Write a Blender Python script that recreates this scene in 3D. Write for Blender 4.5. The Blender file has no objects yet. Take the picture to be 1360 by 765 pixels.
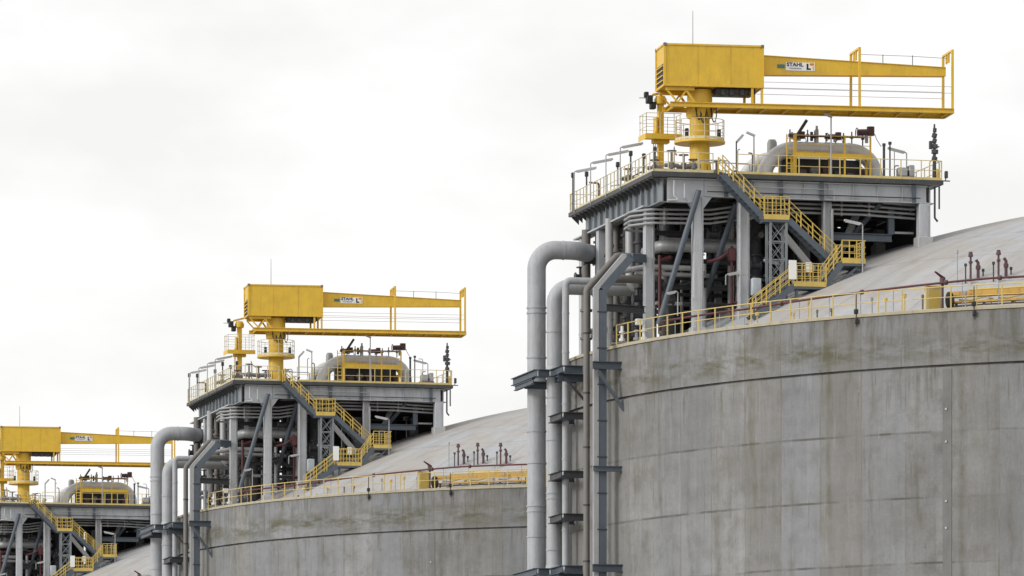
import bpy, bmesh, math, random
from mathutils import Vector, Matrix
random.seed(7)
SC = bpy.context.scene
COL = SC.collection
rad = math.radians

# ------------------------------------------------------------------ camera
YAW = 13.597                      # the row of tanks runs along +Y; the lens looks a little to its right
cam_d = bpy.data.cameras.new('camera')
cam = bpy.data.objects.new('camera', cam_d)
COL.objects.link(cam)
cam.location = (0, 0, 2.0)
cam.rotation_euler = (rad(90), 0, -rad(YAW))
cam_d.sensor_width = 36.0
cam_d.lens = 8000 * 36 / 1360
cam_d.shift_y = (1297 - 382.5) / 1360
cam_d.shift_x = 3.2 / 1360
cam_d.clip_start = 1.0
cam_d.clip_end = 9000
SC.camera = cam

# ------------------------------------------------------------------ sky, sun, exposure
SUN = Vector((-0.93, -0.20, 0.34)).normalized()
world = bpy.data.worlds.new('World')
SC.world = world
world.use_nodes = True
wt = world.node_tree
wt.nodes.clear()
w_out = wt.nodes.new('ShaderNodeOutputWorld')
w_bg = wt.nodes.new('ShaderNodeBackground')
w_bg.inputs['Strength'].default_value = 0.1065
sky = wt.nodes.new('ShaderNodeTexSky')
sky.sky_type = 'NISHITA'
sky.sun_disc = False
sky.sun_elevation = math.asin(SUN.z)
sky.sun_rotation = math.atan2(SUN.x, SUN.y)
w_tc = wt.nodes.new('ShaderNodeTexCoord')
w_map = wt.nodes.new('ShaderNodeMapping')
w_map.inputs['Scale'].default_value = (1.0, 1.0, 2.2)
w_n = wt.nodes.new('ShaderNodeTexNoise')
w_n.inputs['Scale'].default_value = 20.0
w_n.inputs['Detail'].default_value = 5.0
w_n.inputs['Roughness'].default_value = 0.5
w_r = wt.nodes.new('ShaderNodeValToRGB')
w_r.color_ramp.elements[0].position = 0.36
w_r.color_ramp.elements[0].color = (8.85, 8.80, 8.70, 1)
w_r.color_ramp.elements[1].position = 0.60
w_r.color_ramp.elements[1].color = (9.9, 9.85, 9.8, 1)
w_mix = wt.nodes.new('ShaderNodeMix')
w_mix.data_type = 'RGBA'
w_mix.inputs[0].default_value = 0.97
wt.links.new(w_tc.outputs['Generated'], w_map.inputs['Vector'])
wt.links.new(w_map.outputs['Vector'], w_n.inputs['Vector'])
wt.links.new(w_n.outputs['Fac'], w_r.inputs['Fac'])
wt.links.new(sky.outputs['Color'], w_mix.inputs[6])
wt.links.new(w_r.outputs['Color'], w_mix.inputs[7])
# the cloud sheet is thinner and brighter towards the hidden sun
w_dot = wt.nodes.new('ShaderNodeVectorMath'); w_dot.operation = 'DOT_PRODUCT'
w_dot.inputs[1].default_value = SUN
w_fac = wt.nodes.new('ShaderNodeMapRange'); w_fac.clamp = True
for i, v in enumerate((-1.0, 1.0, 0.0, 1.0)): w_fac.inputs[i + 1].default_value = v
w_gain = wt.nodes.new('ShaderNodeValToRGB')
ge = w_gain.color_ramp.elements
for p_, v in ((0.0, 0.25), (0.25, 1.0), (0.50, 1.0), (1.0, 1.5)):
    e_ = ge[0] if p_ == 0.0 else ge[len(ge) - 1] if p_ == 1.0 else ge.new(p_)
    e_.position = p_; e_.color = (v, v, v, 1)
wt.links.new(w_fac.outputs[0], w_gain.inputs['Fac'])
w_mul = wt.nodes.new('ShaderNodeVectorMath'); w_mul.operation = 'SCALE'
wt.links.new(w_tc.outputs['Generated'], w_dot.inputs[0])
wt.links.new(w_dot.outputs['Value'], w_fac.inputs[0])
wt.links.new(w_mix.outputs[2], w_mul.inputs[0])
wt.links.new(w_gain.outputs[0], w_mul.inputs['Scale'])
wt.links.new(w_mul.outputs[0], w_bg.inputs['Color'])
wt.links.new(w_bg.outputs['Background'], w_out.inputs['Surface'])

sun_d = bpy.data.lights.new('sun', 'SUN')
sun_d.energy = 1.5
sun_d.angle = rad(14)
sun_d.color = (1.0, 0.97, 0.925)
sun_o = bpy.data.objects.new('sun', sun_d)
sun_o.rotation_euler = SUN.to_track_quat('Z', 'Y').to_euler()
sun_o.location = (0, 200, 200)
COL.objects.link(sun_o)

SC.view_settings.view_transform = 'Standard'
SC.view_settings.look = 'None'
SC.view_settings.exposure = 0.0
SC.view_settings.gamma = 1.0
SC.view_settings.use_curve_mapping = False
SC.cycles.max_bounces = 6

# ------------------------------------------------------------------ materials
class NT:
    """small helper round a material's node tree"""
    def __init__(s, name):
        s.m = bpy.data.materials.new(name)
        s.m.use_nodes = True
        s.t = s.m.node_tree
        s.t.nodes.clear()
        s.out = s.t.nodes.new('ShaderNodeOutputMaterial')
        s.p = s.t.nodes.new('ShaderNodeBsdfPrincipled')
        s.t.links.new(s.p.outputs[0], s.out.inputs[0])
    def new(s, kind): return s.t.nodes.new(kind)
    def put(s, sock, v):
        if isinstance(v, bpy.types.NodeSocket): s.t.links.new(v, sock)
        elif isinstance(v, (tuple, list)) and len(v) == 3 and sock.type == 'RGBA': sock.default_value = (*v, 1)
        else: sock.default_value = v
    def math(s, op, a, b=0.0, c=None):
        n = s.new('ShaderNodeMath'); n.operation = op
        s.put(n.inputs[0], a); s.put(n.inputs[1], b)
        if c is not None: s.put(n.inputs[2], c)
        return n.outputs[0]
    def comb(s, x, y, z):
        n = s.new('ShaderNodeCombineXYZ')
        for i, v in enumerate((x, y, z)): s.put(n.inputs[i], v)
        return n.outputs[0]
    def noise(s, vec, scale, detail=3.0, rough=0.55):
        n = s.new('ShaderNodeTexNoise')
        s.put(n.inputs['Vector'], vec)
        n.inputs['Scale'].default_value = scale
        n.inputs['Detail'].default_value = detail
        n.inputs['Roughness'].default_value = rough
        return n.outputs['Fac']
    def white(s, vec):
        n = s.new('ShaderNodeTexWhiteNoise'); n.noise_dimensions = '3D'
        s.put(n.inputs['Vector'], vec)
        return n.outputs['Value']
    def ramp(s, v, lo, hi, a=0.0, b=1.0):
        n = s.new('ShaderNodeMapRange'); n.clamp = True
        s.put(n.inputs[0], v)
        for i, q in enumerate((lo, hi, a, b)): s.put(n.inputs[i + 1], q)
        return n.outputs[0]
    def mix(s, f, a, b, mode='MIX'):
        n = s.new('ShaderNodeMix'); n.data_type = 'RGBA'; n.blend_type = mode
        s.put(n.inputs[0], f); s.put(n.inputs[6], a); s.put(n.inputs[7], b)
        return n.outputs[2]
    def sep(s, vec):
        n = s.new('ShaderNodeSeparateXYZ'); s.put(n.inputs[0], vec)
        return n.outputs
    def pos(s): return s.new('ShaderNodeNewGeometry').outputs['Position']
    def obj(s): return s.new('ShaderNodeTexCoord').outputs['Object']
    def bump(s, h, strength, dist=0.02):
        n = s.new('ShaderNodeBump')
        n.inputs['Strength'].default_value = strength
        n.inputs['Distance'].default_value = dist
        s.put(n.inputs['Height'], h)
        s.put(s.p.inputs['Normal'], n.outputs[0])

def grey(v): return (v, v, v)

def paint(name, col, rough=0.5, metal=0.0, dirt=(0.10, 0.085, 0.06), amount=0.35, scale=1.4, streak=True, var=0.12):
    """painted or clad steel: patchy tone, grime that runs down, uneven gloss"""
    n = NT(name)
    p = n.pos()
    x, y, z = n.sep(p)
    v1 = n.noise(p, scale, 4, 0.6)
    v2 = n.noise(n.comb(n.math('MULTIPLY', x, 3.0), n.math('MULTIPLY', y, 3.0), n.math('MULTIPLY', z, 0.45 if streak else 3.0)), 1.7, 4, 0.65)
    tone = n.ramp(v1, 0.25, 0.75, 1 - var, 1 + var)
    c = n.mix(1.0, col, n.comb(tone, tone, tone), 'MULTIPLY')
    c = n.mix(n.math('MULTIPLY', n.ramp(v2, 0.5, 0.78), amount), c, dirt)
    n.put(n.p.inputs['Base Color'], c)
    n.put(n.p.inputs['Roughness'], n.ramp(v1, 0.2, 0.8, rough - 0.1, rough + 0.12))
    n.p.inputs['Metallic'].default_value = metal
    n.bump(v1, 0.15, 0.01)
    return n.m

M = {}
M['yellow'] = paint('yellow_paint', (0.66, 0.42, 0.030), 0.45, amount=0.32, dirt=(0.33, 0.185, 0.04), var=0.11)
M['yellow_rail'] = paint('yellow_rail_paint', (0.58, 0.42, 0.10), 0.5, amount=0.40, dirt=(0.33, 0.22, 0.09))
M['pale_rail'] = paint('faded_yellow_rail_paint', (0.60, 0.53, 0.33), 0.55, amount=0.45, dirt=(0.28, 0.22, 0.12))
M['steel'] = paint('light_grey_steel', (0.40, 0.405, 0.41), 0.55, amount=0.40, dirt=(0.17, 0.15, 0.13))
M['blue_steel'] = paint('blue_grey_steel', (0.078, 0.098, 0.122), 0.5, amount=0.35, dirt=(0.06, 0.06, 0.06), var=0.2)
M['edge_steel'] = paint('charcoal_deck_edge', (0.042, 0.046, 0.050), 0.55, amount=0.5, dirt=(0.13, 0.115, 0.09), var=0.25)
M['rim_rail'] = paint('faded_rim_rail_paint', (0.60, 0.47, 0.17), 0.5, amount=0.45, dirt=(0.34, 0.25, 0.12))
M['girder_grey'] = paint('mid_girder_grey', (0.20, 0.222, 0.24), 0.55, amount=0.5, dirt=(0.09, 0.085, 0.075), var=0.2)
M['support_blue'] = paint('dark_blue_support_steel', (0.055, 0.073, 0.095), 0.5, amount=0.3, dirt=(0.05, 0.05, 0.05), var=0.2)
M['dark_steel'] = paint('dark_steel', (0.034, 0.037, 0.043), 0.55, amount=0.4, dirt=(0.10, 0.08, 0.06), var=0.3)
M['clad'] = paint('aluminium_cladding', (0.36, 0.375, 0.395), 0.5, 0.0, amount=0.55, dirt=(0.20, 0.18, 0.16), var=0.10)
M['clad_light'] = paint('bright_aluminium_cladding', (0.52, 0.53, 0.545), 0.45, 0.1, amount=0.4, dirt=(0.22, 0.20, 0.18), var=0.10)
M['galv'] = paint('galvanised_tube', (0.36, 0.365, 0.375), 0.5, 0.35, amount=0.3, dirt=(0.16, 0.14, 0.12))
M['brown_pipe'] = paint('weathered_brown_pipe', (0.155, 0.145, 0.135), 0.55, 0.0, amount=0.5, dirt=(0.10, 0.08, 0.06))
M['red'] = paint('red_fire_paint', (0.095, 0.022, 0.026), 0.55, amount=0.5, dirt=(0.10, 0.03, 0.03))
M['maroon'] = paint('maroon_valve_paint', (0.085, 0.040, 0.048), 0.5, amount=0.4, dirt=(0.05, 0.04, 0.04))
M['black'] = paint('black_rubber', (0.018, 0.018, 0.02), 0.6, amount=0.2, dirt=(0.06, 0.05, 0.05))
M['white'] = paint('white_paint', (0.78, 0.78, 0.75), 0.5, amount=0.15, dirt=(0.4, 0.38, 0.33), var=0.04)
M['lamp'] = paint('lamp_housing', (0.42, 0.43, 0.44), 0.45, amount=0.2)
M['diffuser'] = paint('lamp_diffuser', (0.62, 0.63, 0.63), 0.3, amount=0.1)
M['box'] = paint('pale_blue_box_paint', (0.42, 0.46, 0.50), 0.5, amount=0.3)
M['ink'] = paint('dark_blue_ink', (0.02, 0.025, 0.10), 0.5, amount=0.0, var=0.02)
M['ink_grey'] = paint('grey_ink', (0.20, 0.21, 0.30), 0.5, amount=0.0, var=0.02)
M['teal'] = paint('teal_ink', (0.05, 0.16, 0.14), 0.5, amount=0.0, var=0.02)
M['sign_black'] = paint('black_ink', (0.015, 0.015, 0.02), 0.5, amount=0.0, var=0.02)
M['sign_orange'] = paint('orange_ink', (0.55, 0.17, 0.03), 0.5, amount=0.0, var=0.02)
M['sign_yellow'] = paint('yellow_ink', (0.75, 0.48, 0.05), 0.5, amount=0.0, var=0.02)
M['tray'] = paint('ochre_cable_tray', (0.52, 0.30, 0.05), 0.55, amount=0.6, dirt=(0.16, 0.10, 0.04))

RW = 39.74          # wall radius
ZRIM = 36.86        # top of the wall
ZGRV = 33.86        # groove under the ring beam

def wall_material():
    n = NT('stained_concrete_wall')
    o = n.obj()
    seed = n.math('MULTIPLY', n.sep(n.new('ShaderNodeObjectInfo').outputs['Location'])[1], 0.137)
    x, y, z = n.sep(o)
    u = n.math('MULTIPLY', n.math('ARCTAN2', y, x), RW)
    u = n.math('ADD', u, 400.0)
    pw, ph = 2.68, 3.42
    fu = n.math('DIVIDE', u, pw)
    fz = n.math('DIVIDE', n.math('SUBTRACT', ZGRV + 34.2, z), ph)
    iu, iz = n.math('FLOOR', fu), n.math('FLOOR', fz)
    cell = n.comb(iu, iz, seed)
    r1 = n.white(cell)
    r2 = n.white(n.comb(iu, 7.0, seed))
    P = lambda su, sz: n.comb(n.math('MULTIPLY', u, su), n.math('MULTIPLY', z, sz), seed)
    big = n.noise(P(0.16, 0.12), 1.0, 4, 0.6)
    blot = n.noise(P(0.9, 0.8), 1.0, 5, 0.65)
    fine = n.noise(P(6.0, 6.0), 1.0, 4, 0.7)
    strk = n.noise(P(2.3, 0.10), 1.0, 4, 0.6)
    strk2 = n.noise(P(6.5, 0.22), 1.0, 3, 0.6)
    hor = n.noise(P(0.22, 0.9), 1.0, 4, 0.65)
    base = n.mix(n.ramp(big, 0.32, 0.68), (0.190, 0.189, 0.184), (0.272, 0.277, 0.282))
    base = n.mix(n.ramp(blot, 0.48, 0.66, 0, 0.75), base, (0.165, 0.160, 0.146))
    def mul(c, v): return n.mix(1.0, c, n.comb(v, v, v), 'MULTIPLY')
    base = mul(base, n.ramp(r1, 0, 1, 0.92, 1.07))
    base = mul(base, n.ramp(r2, 0, 1, 0.94, 1.05))
    base = mul(base, n.ramp(strk, 0.25, 0.75, 0.87, 1.11))
    base = mul(base, n.ramp(strk2, 0.25, 0.75, 0.97, 1.025))
    base = mul(base, n.ramp(hor, 0.3, 0.7, 0.90, 1.08))
    base = mul(base, n.ramp(fine, 0.25, 0.75, 0.88, 1.10))
    # whole formwork strips that weather olive, bluish or warm
    r3 = n.white(n.comb(iu, 19.0, seed))
    r4 = n.white(n.comb(n.math('FLOOR', n.math('MULTIPLY', fu, 3.0)), n.math('ADD', iz, 31.0), seed))
    base = n.mix(n.ramp(r3, 0.50, 1.0, 0, 0.5), base, (0.190, 0.204, 0.226))
    base = n.mix(n.ramp(r3, 0.40, 0.0, 0, 0.45), base, (0.186, 0.177, 0.160))
    base = mul(base, n.ramp(r4, 0, 1, 0.95, 1.04))
    edge = n.math('FRACT', n.math('ADD', fu, n.math('MULTIPLY', n.noise(P(0.3, 0.15), 1.0, 2), 0.5)))
    olive = n.math('MULTIPLY', n.ramp(n.noise(P(1.8, 0.9), 1.0, 5, 0.7), 0.35, 0.6, 0.25, 1.0), n.math('MULTIPLY', n.ramp(n.math('ABSOLUTE', n.math('SUBTRACT', edge, 0.5)), 0.0, 0.11, 1, 0), n.ramp(n.noise(P(0.30, 0.16), 1.0, 4, 0.7), 0.44, 0.60)))
    base = n.mix(n.math('MULTIPLY', olive, 0.75), base, (0.108, 0.102, 0.066))
    spot = n.math('MULTIPLY', n.ramp(n.noise(P(1.6, 1.4), 1.0, 5, 0.75), 0.63, 0.72), n.ramp(n.noise(P(0.22, 0.2), 1.0, 2), 0.48, 0.6))
    base = n.mix(n.math('MULTIPLY', spot, 0.6), base, (0.075, 0.070, 0.052))
    # joints of the formwork
    ju = n.math('ABSOLUTE', n.math('SUBTRACT', n.math('FRACT', fu), 0.5))
    jz = n.math('ABSOLUTE', n.math('SUBTRACT', n.math('FRACT', fz), 0.5))
    lu = n.math('MULTIPLY', n.ramp(ju, 0.478, 0.494), n.ramp(n.noise(P(0.35, 0.5), 1.0, 3), 0.40, 0.62, 0.10, 0.70))
    lz = n.math('MULTIPLY', n.ramp(jz, 0.474, 0.492), n.ramp(n.noise(P(0.30, 0.9), 1.0, 4, 0.7), 0.44, 0.60, 0.06, 0.9))
    base = n.mix(lu, base, (0.150, 0.138, 0.115))
    base = n.mix(lz, base, (0.088, 0.085, 0.074))
    # grime that drops from each pour line
    dz = n.math('FRACT', fz)
    under = n.math('MULTIPLY', n.ramp(dz, 0.0, 0.55, 1, 0), n.ramp(n.noise(P(0.8, 0.05), 1.0, 3), 0.52, 0.74))
    base = n.mix(n.math('MULTIPLY', under, 0.40), base, (0.165, 0.155, 0.115))
    # moss and run marks on the ring beam
    band = n.math('MULTIPLY', n.ramp(z, 33.9, 34.7), n.ramp(z, 35.1, 35.9, 1, 0))
    moss = n.math('MULTIPLY', band, n.ramp(n.noise(P(0.45, 1.3), 1.0, 5, 0.7), 0.42, 0.62))
    base = n.mix(n.math('MULTIPLY', moss, 0.85), base, (0.090, 0.084, 0.048))
    top = n.math('MULTIPLY', n.ramp(z, 33.9, 36.6), n.ramp(n.noise(P(1.5, 0.28), 1.0, 4, 0.7), 0.50, 0.68))
    base = n.mix(n.math('MULTIPLY', top, 0.80), base, (0.10, 0.09, 0.07))
    run = n.math('MULTIPLY', n.ramp(n.noise(P(2.6, 0.16), 1.0, 4, 0.75), 0.57, 0.70), n.ramp(z, 20.0, 35.0, 0.3, 1.0))
    base = n.mix(n.math('MULTIPLY', run, 0.65), base, (0.105, 0.095, 0.062))
    drip = n.math('MULTIPLY', n.ramp(n.noise(P(4.5, 0.35), 1.0, 3, 0.6), 0.58, 0.66), n.math('MULTIPLY', n.ramp(z, 31.5, 33.7), n.ramp(z, 33.75, 33.85, 1, 0)))
    base = n.mix(n.math('MULTIPLY', drip, 0.5), base, (0.095, 0.088, 0.065))
    lip = n.math('MULTIPLY', n.ramp(n.noise(P(3.2, 0.3), 1.0, 4, 0.7), 0.54, 0.64), n.ramp(z, 35.4, 36.6))
    base = n.mix(n.math('MULTIPLY', lip, 0.6), base, (0.085, 0.08, 0.068))
    pale = n.math('MULTIPLY', n.ramp(n.noise(P(1.2, 0.13), 4.0, 3), 0.60, 0.75), 0.22)
    base = n.mix(pale, base, (0.36, 0.365, 0.37))
    n.put(n.p.inputs['Base Color'], base)
    n.p.inputs['Roughness'].default_value = 0.9
    h = n.math('ADD', n.math('MULTIPLY', fine, 0.4), n.math('MULTIPLY', blot, 0.6))
    h = n.math('SUBTRACT', h, n.math('MULTIPLY', n.math('MAXIMUM', lu, lz), 1.2))
    n.bump(h, 0.35, 0.03)
    return n.m
M['wall'] = wall_material()

def dome_material():
    n = NT('weathered_concrete_dome')
    o = n.obj()
    seed = n.math('MULTIPLY', n.sep(n.new('ShaderNodeObjectInfo').outputs['Location'])[1], 0.137)
    x, y, z = n.sep(o)
    a = n.math('ARCTAN2', y, x)
    r = n.math('SQRT', n.math('ADD', n.math('MULTIPLY', x, x), n.math('MULTIPLY', y, y)))
    p = n.comb(x, y, seed)
    big = n.noise(p, 0.16, 4, 0.6)
    med = n.noise(p, 0.9, 5, 0.65)
    fine = n.noise(p, 7.0, 4, 0.7)
    radial = n.noise(n.comb(n.math('MULTIPLY', a, 30.0), n.math('MULTIPLY', r, 0.12), seed), 1.0, 4, 0.6)
    c = n.mix(n.ramp(big, 0.38, 0.62), (0.345, 0.325, 0.305), (0.355, 0.368, 0.385))
    c = n.mix(n.ramp(med, 0.50, 0.72, 0, 0.55), c, (0.265, 0.24, 0.21))
    for v, k in ((radial, 0.11), (fine, 0.06)):
        q = n.ramp(v, 0.25, 0.75, 1 - k, 1 + k)
        c = n.mix(1.0, c, n.comb(q, q, q), 'MULTIPLY')
    jr = n.math('ABSOLUTE', n.math('SUBTRACT', n.math('FRACT', n.math('DIVIDE', r, 4.6)), 0.5))
    ja = n.math('ABSOLUTE', n.math('SUBTRACT', n.math('FRACT', n.math('MULTIPLY', a, 5.73)), 0.5))
    j = n.math('MAXIMUM', n.ramp(jr, 0.482, 0.495), n.ramp(ja, 0.488, 0.496))
    c = n.mix(n.math('MULTIPLY', j, 0.4), c, (0.16, 0.15, 0.13))
    n.put(n.p.inputs['Base Color'], c)
    n.p.inputs['Roughness'].default_value = 0.9
    n.bump(n.math('ADD', med, n.math('MULTIPLY', fine, 0.5)), 0.3, 0.03)
    return n.m
M['dome'] = dome_material()

def plain_concrete(name, a, b, stain, scale=0.8):
    n = NT(name)
    p = n.pos()
    x, y, z = n.sep(p)
    c = n.mix(n.ramp(n.noise(p, scale, 5, 0.65), 0.3, 0.7), a, b)
    s = n.noise(n.comb(n.math('MULTIPLY', x, 2.0), n.math('MULTIPLY', y, 2.0), n.math('MULTIPLY', z, 0.3)), 1.0, 4, 0.7)
    c = n.mix(n.ramp(s, 0.52, 0.75, 0, 0.6), c, stain)
    n.put(n.p.inputs['Base Color'], c)
    n.p.inputs['Roughness'].default_value = 0.88
    n.bump(n.noise(p, 9.0, 4, 0.7), 0.25, 0.02)
    return n.m
M['kerb'] = plain_concrete('rim_kerb_concrete', (0.36, 0.32, 0.22), (0.44, 0.40, 0.30), (0.17, 0.15, 0.09))
M['plat'] = plain_concrete('painted_frame_grey', (0.37, 0.39, 0.42), (0.46, 0.475, 0.495), (0.24, 0.23, 0.215))
M['strip'] = plain_concrete('dark_joint_cover', (0.150, 0.148, 0.146), (0.195, 0.193, 0.190), (0.12, 0.115, 0.10))
M['ground'] = plain_concrete('gravel_ground', (0.17, 0.155, 0.13), (0.24, 0.22, 0.19), (0.12, 0.115, 0.09), 0.08)

# ------------------------------------------------------------------ mesh building
def frame_from(d, up=Vector((0, 0, 1))):
    d = d.normalized()
    if abs(d.dot(up)) > 0.98: up = Vector((0, 1, 0))
    s = d.cross(up).normalized()
    return d, s, s.cross(d).normalized()

def fillet(pts, rads, seg=7):
    pts = [Vector(p) for p in pts]
    if not isinstance(rads, (list, tuple)): rads = [rads] * len(pts)
    out = [pts[0]]
    for i in range(1, len(pts) - 1):
        a, b, c = pts[i - 1], pts[i], pts[i + 1]
        d0, d1 = (a - b), (c - b)
        l0, l1 = d0.length, d1.length
        d0 /= l0; d1 /= l1
        ang = d0.angle(d1)
        if rads[i] <= 0 or ang > math.pi - 0.02:
            out.append(b); continue
        t = min(rads[i] / math.tan(ang / 2), 0.49 * l0 if i > 1 else 0.98 * l0, 0.49 * l1 if i < len(pts) - 2 else 0.98 * l1)
        r = t * math.tan(ang / 2)
        ctr = b + (d0 + d1).normalized() * (r / math.sin(ang / 2))
        p0, p1 = b + d0 * t, b + d1 * t
        v0, v1 = p0 - ctr, p1 - ctr
        tot = v0.angle(v1)
        ax = v0.cross(v1).normalized()
        for k in range(seg + 1):
            out.append(ctr + Matrix.Rotation(tot * k / seg, 3, ax) @ v0)
    out.append(pts[-1])
    return out

class MB:
    """collects shapes in tank coordinates and links them as ONE mesh object"""
    def __init__(s): s.v = []; s.f = []; s.mi = []; s.cur = 0
    def add(s, vs, fs):
        o = len(s.v)
        s.v += [Vector(p) for p in vs]
        s.f += [tuple(i + o for i in f) for f in fs]
        s.mi += [s.cur] * len(fs)
        return s
    def box(s, x0, x1, y0, y1, z0, z1):
        x0, x1 = min(x0, x1), max(x0, x1); y0, y1 = min(y0, y1), max(y0, y1); z0, z1 = min(z0, z1), max(z0, z1)
        vs = [(x, y, z) for z in (z0, z1) for y in (y0, y1) for x in (x0, x1)]
        return s.add(vs, [(0, 2, 3, 1), (4, 5, 7, 6), (0, 1, 5, 4), (2, 6, 7, 3), (0, 4, 6, 2), (1, 3, 7, 5)])
    def bbox(s, x0, x1, y0, y1, z0, z1, b=0.02):
        """bevelled box"""
        x0, x1 = min(x0, x1), max(x0, x1); y0, y1 = min(y0, y1), max(y0, y1); z0, z1 = min(z0, z1), max(z0, z1)
        bm = bmesh.new()
        bmesh.ops.create_cube(bm, size=1)
        for v in bm.verts:
            v.co = Vector(((x0 + x1) / 2 + v.co.x * (x1 - x0), (y0 + y1) / 2 + v.co.y * (y1 - y0), (z0 + z1) / 2 + v.co.z * (z1 - z0)))
        bmesh.ops.bevel(bm, geom=bm.edges[:], offset=b, segments=1, affect='EDGES')
        bm.verts.index_update()
        s.add([v.co.copy() for v in bm.verts], [[v.index for v in f.verts] for f in bm.faces])
        bm.free()
        return s
    def bar(s, p0, p1, w, h, up=(0, 0, 1)):
        p0, p1 = Vector(p0), Vector(p1)
        d, sd, u = frame_from(p1 - p0, Vector(up))
        vs = [p + sd * (a * w / 2) + u * (b * h / 2) for p in (p0, p1) for a, b in ((-1, -1), (1, -1), (1, 1), (-1, 1))]
        return s.add(vs, [(3, 2, 1, 0), (4, 5, 6, 7), (0, 1, 5, 4), (1, 2, 6, 5), (2, 3, 7, 6), (3, 0, 4, 7)])
    def ibeam(s, p0, p1, w, h, t=0.04, up=(0, 0, 1)):
        p0, p1 = Vector(p0), Vector(p1)
        d, sd, u = frame_from(p1 - p0, Vector(up))
        s.bar(p0 + u * (h / 2 - t / 2), p1 + u * (h / 2 - t / 2), w, t, up)
        s.bar(p0 - u * (h / 2 - t / 2), p1 - u * (h / 2 - t / 2), w, t, up)
        return s.bar(p0, p1, t, h - 2 * t - 0.002, up)
    def tube(s, pts, r, n=10, rads=0, seg=7):
        pts = fillet(pts, rads, seg) if len(pts) > 2 else [Vector(p) for p in pts]
        rr = r if isinstance(r, (list, tuple)) else [r] * len(pts)
        vs, fs = [], []
        d, sd, u = frame_from(pts[1] - pts[0])
        for i, p in enumerate(pts):
            t = (pts[min(i + 1, len(pts) - 1)] - pts[max(i - 1, 0)]).normalized()
            q = d.rotation_difference(t)
            sd = q @ sd; u = q @ u; d = t
            for k in range(n):
                a = 2 * math.pi * k / n
                vs.append(p + (sd * math.cos(a) + u * math.sin(a)) * rr[i])
        m = len(pts)
        for i in range(m - 1):
            for k in range(n):
                a, b = i * n + k, i * n + (k + 1) % n
                fs.append((a, b, b + n, a + n))
        fs.append(tuple(range(n - 1, -1, -1)))
        fs.append(tuple((m - 1) * n + k for k in range(n)))
        return s.add(vs, fs)
    def lathe(s, prof, n=64, c=(0, 0), a0=0.0, a1=2 * math.pi):
        full = abs(a1 - a0) > 6.28
        k = n if full else n + 1
        vs = [(c[0] + r * math.cos(a0 + (a1 - a0) * j / n), c[1] + r * math.sin(a0 + (a1 - a0) * j / n), z) for r, z in prof for j in range(k)]
        fs = []
        for i in range(len(prof) - 1):
            for j in range(n):
                a, b = i * k + j, i * k + (j + 1) % k
                fs.append((a, b, b + k, a + k))
        return s.add(vs, fs)
    def build(s, name, mat, parent=None, at=None, smooth=True):
        """parent's base (or `at`) becomes the mesh's origin"""
        o0 = Vector(at) if at is not None else (BASE[parent.name] if parent else Vector((0, 0, 0)))
        me = bpy.data.meshes.new(name)
        me.from_pydata([tuple(p - o0) for p in s.v], [], s.f)
        for mm in (mat if isinstance(mat, (list, tuple)) else [mat]): me.materials.append(M[mm])
        me.polygons.foreach_set('material_index', s.mi)
        if smooth:
            me.polygons.foreach_set('use_smooth', [True] * len(me.polygons))
            me.set_sharp_from_angle(angle=rad(38))
        me.update()
        ob = bpy.data.objects.new(name, me)
        COL.objects.link(ob)
        if parent: ob.parent = parent
        else: ob.location = o0
        BASE[ob.name] = o0
        return ob

BASE = {}
ROOTS = []
def thing(name, label, cat, loc, group=None):
    o = bpy.data.objects.new(name, None)
    COL.objects.link(o)
    o.empty_display_size = 0.3
    o.location = loc
    BASE[o.name] = Vector(loc)
    return tag(o, label, cat, group)
def tag(o, label, cat, group=None):
    o['label'] = label; o['category'] = cat
    if group: o['group'] = group
    ROOTS.append(o)
    return o

POSTS = {}
def post(parent, p, h, mat, w=0.055):
    """one upright of a railing; all uprights share a mesh"""
    key = (round(h, 2), mat, w)
    p = Vector(p)
    if key not in POSTS:
        me = bpy.data.meshes.new('post')
        b = MB().box(-w / 2, w / 2, -w / 2, w / 2, 0, h)
        me.from_pydata([tuple(q) for q in b.v], [], b.f)
        me.materials.append(M[mat])
        POSTS[key] = me
    ob = bpy.data.objects.new('post', POSTS[key])
    COL.objects.link(ob)
    ob.parent = parent
    ob.location = p - BASE[parent.name]
    BASE[ob.name] = BASE[parent.name]
    return ob

def railing(parent, pts, mat, h=1.1, gap=1.2, mids=(0.5,), toe=True, r=0.028, part='handrail', w=0.055, ends=True):
    """rails along floor points, plus uprights as children of the rail mesh's thing"""
    pts = [Vector(p) for p in pts]
    b = MB()
    up = Vector((0, 0, 1))
    for f in (1.0, *mids):
        b.tube([p + up * h * f for p in pts], r * (1.0 if f == 1.0 else 0.8), 6)
    if toe:
        for i in range(len(pts) - 1):
            b.bar(pts[i] + up * 0.09, pts[i + 1] + up * 0.09, 0.015, 0.14)
    rail = b.build(part, mat, parent)
    host = rail if parent.parent or parent.type == 'MESH' or part != 'rail' else parent
    d = 0.0
    lens = [(pts[i + 1] - pts[i]).length for i in range(len(pts) - 1)]
    tot = sum(lens)
    k = max(1, round(tot / gap))
    for q in range(k + 1):
        t = tot * q / k
        i = 0
        while i < len(lens) - 1 and t > lens[i] + 1e-6:
            t -= lens[i]; i += 1
        post(host, pts[i].lerp(pts[i + 1], min(1, t / lens[i])), h, mat, w)
    return rail

def dome_z(r):
    return 36.9 if r > 36.2 else 36.9 + math.sqrt(72 ** 2 - r * r) - math.sqrt(72 ** 2 - 36.2 ** 2)
def ground_z(x, y): return dome_z(math.hypot(x, y))
ZD = 46.3            # the platform's deck

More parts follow.
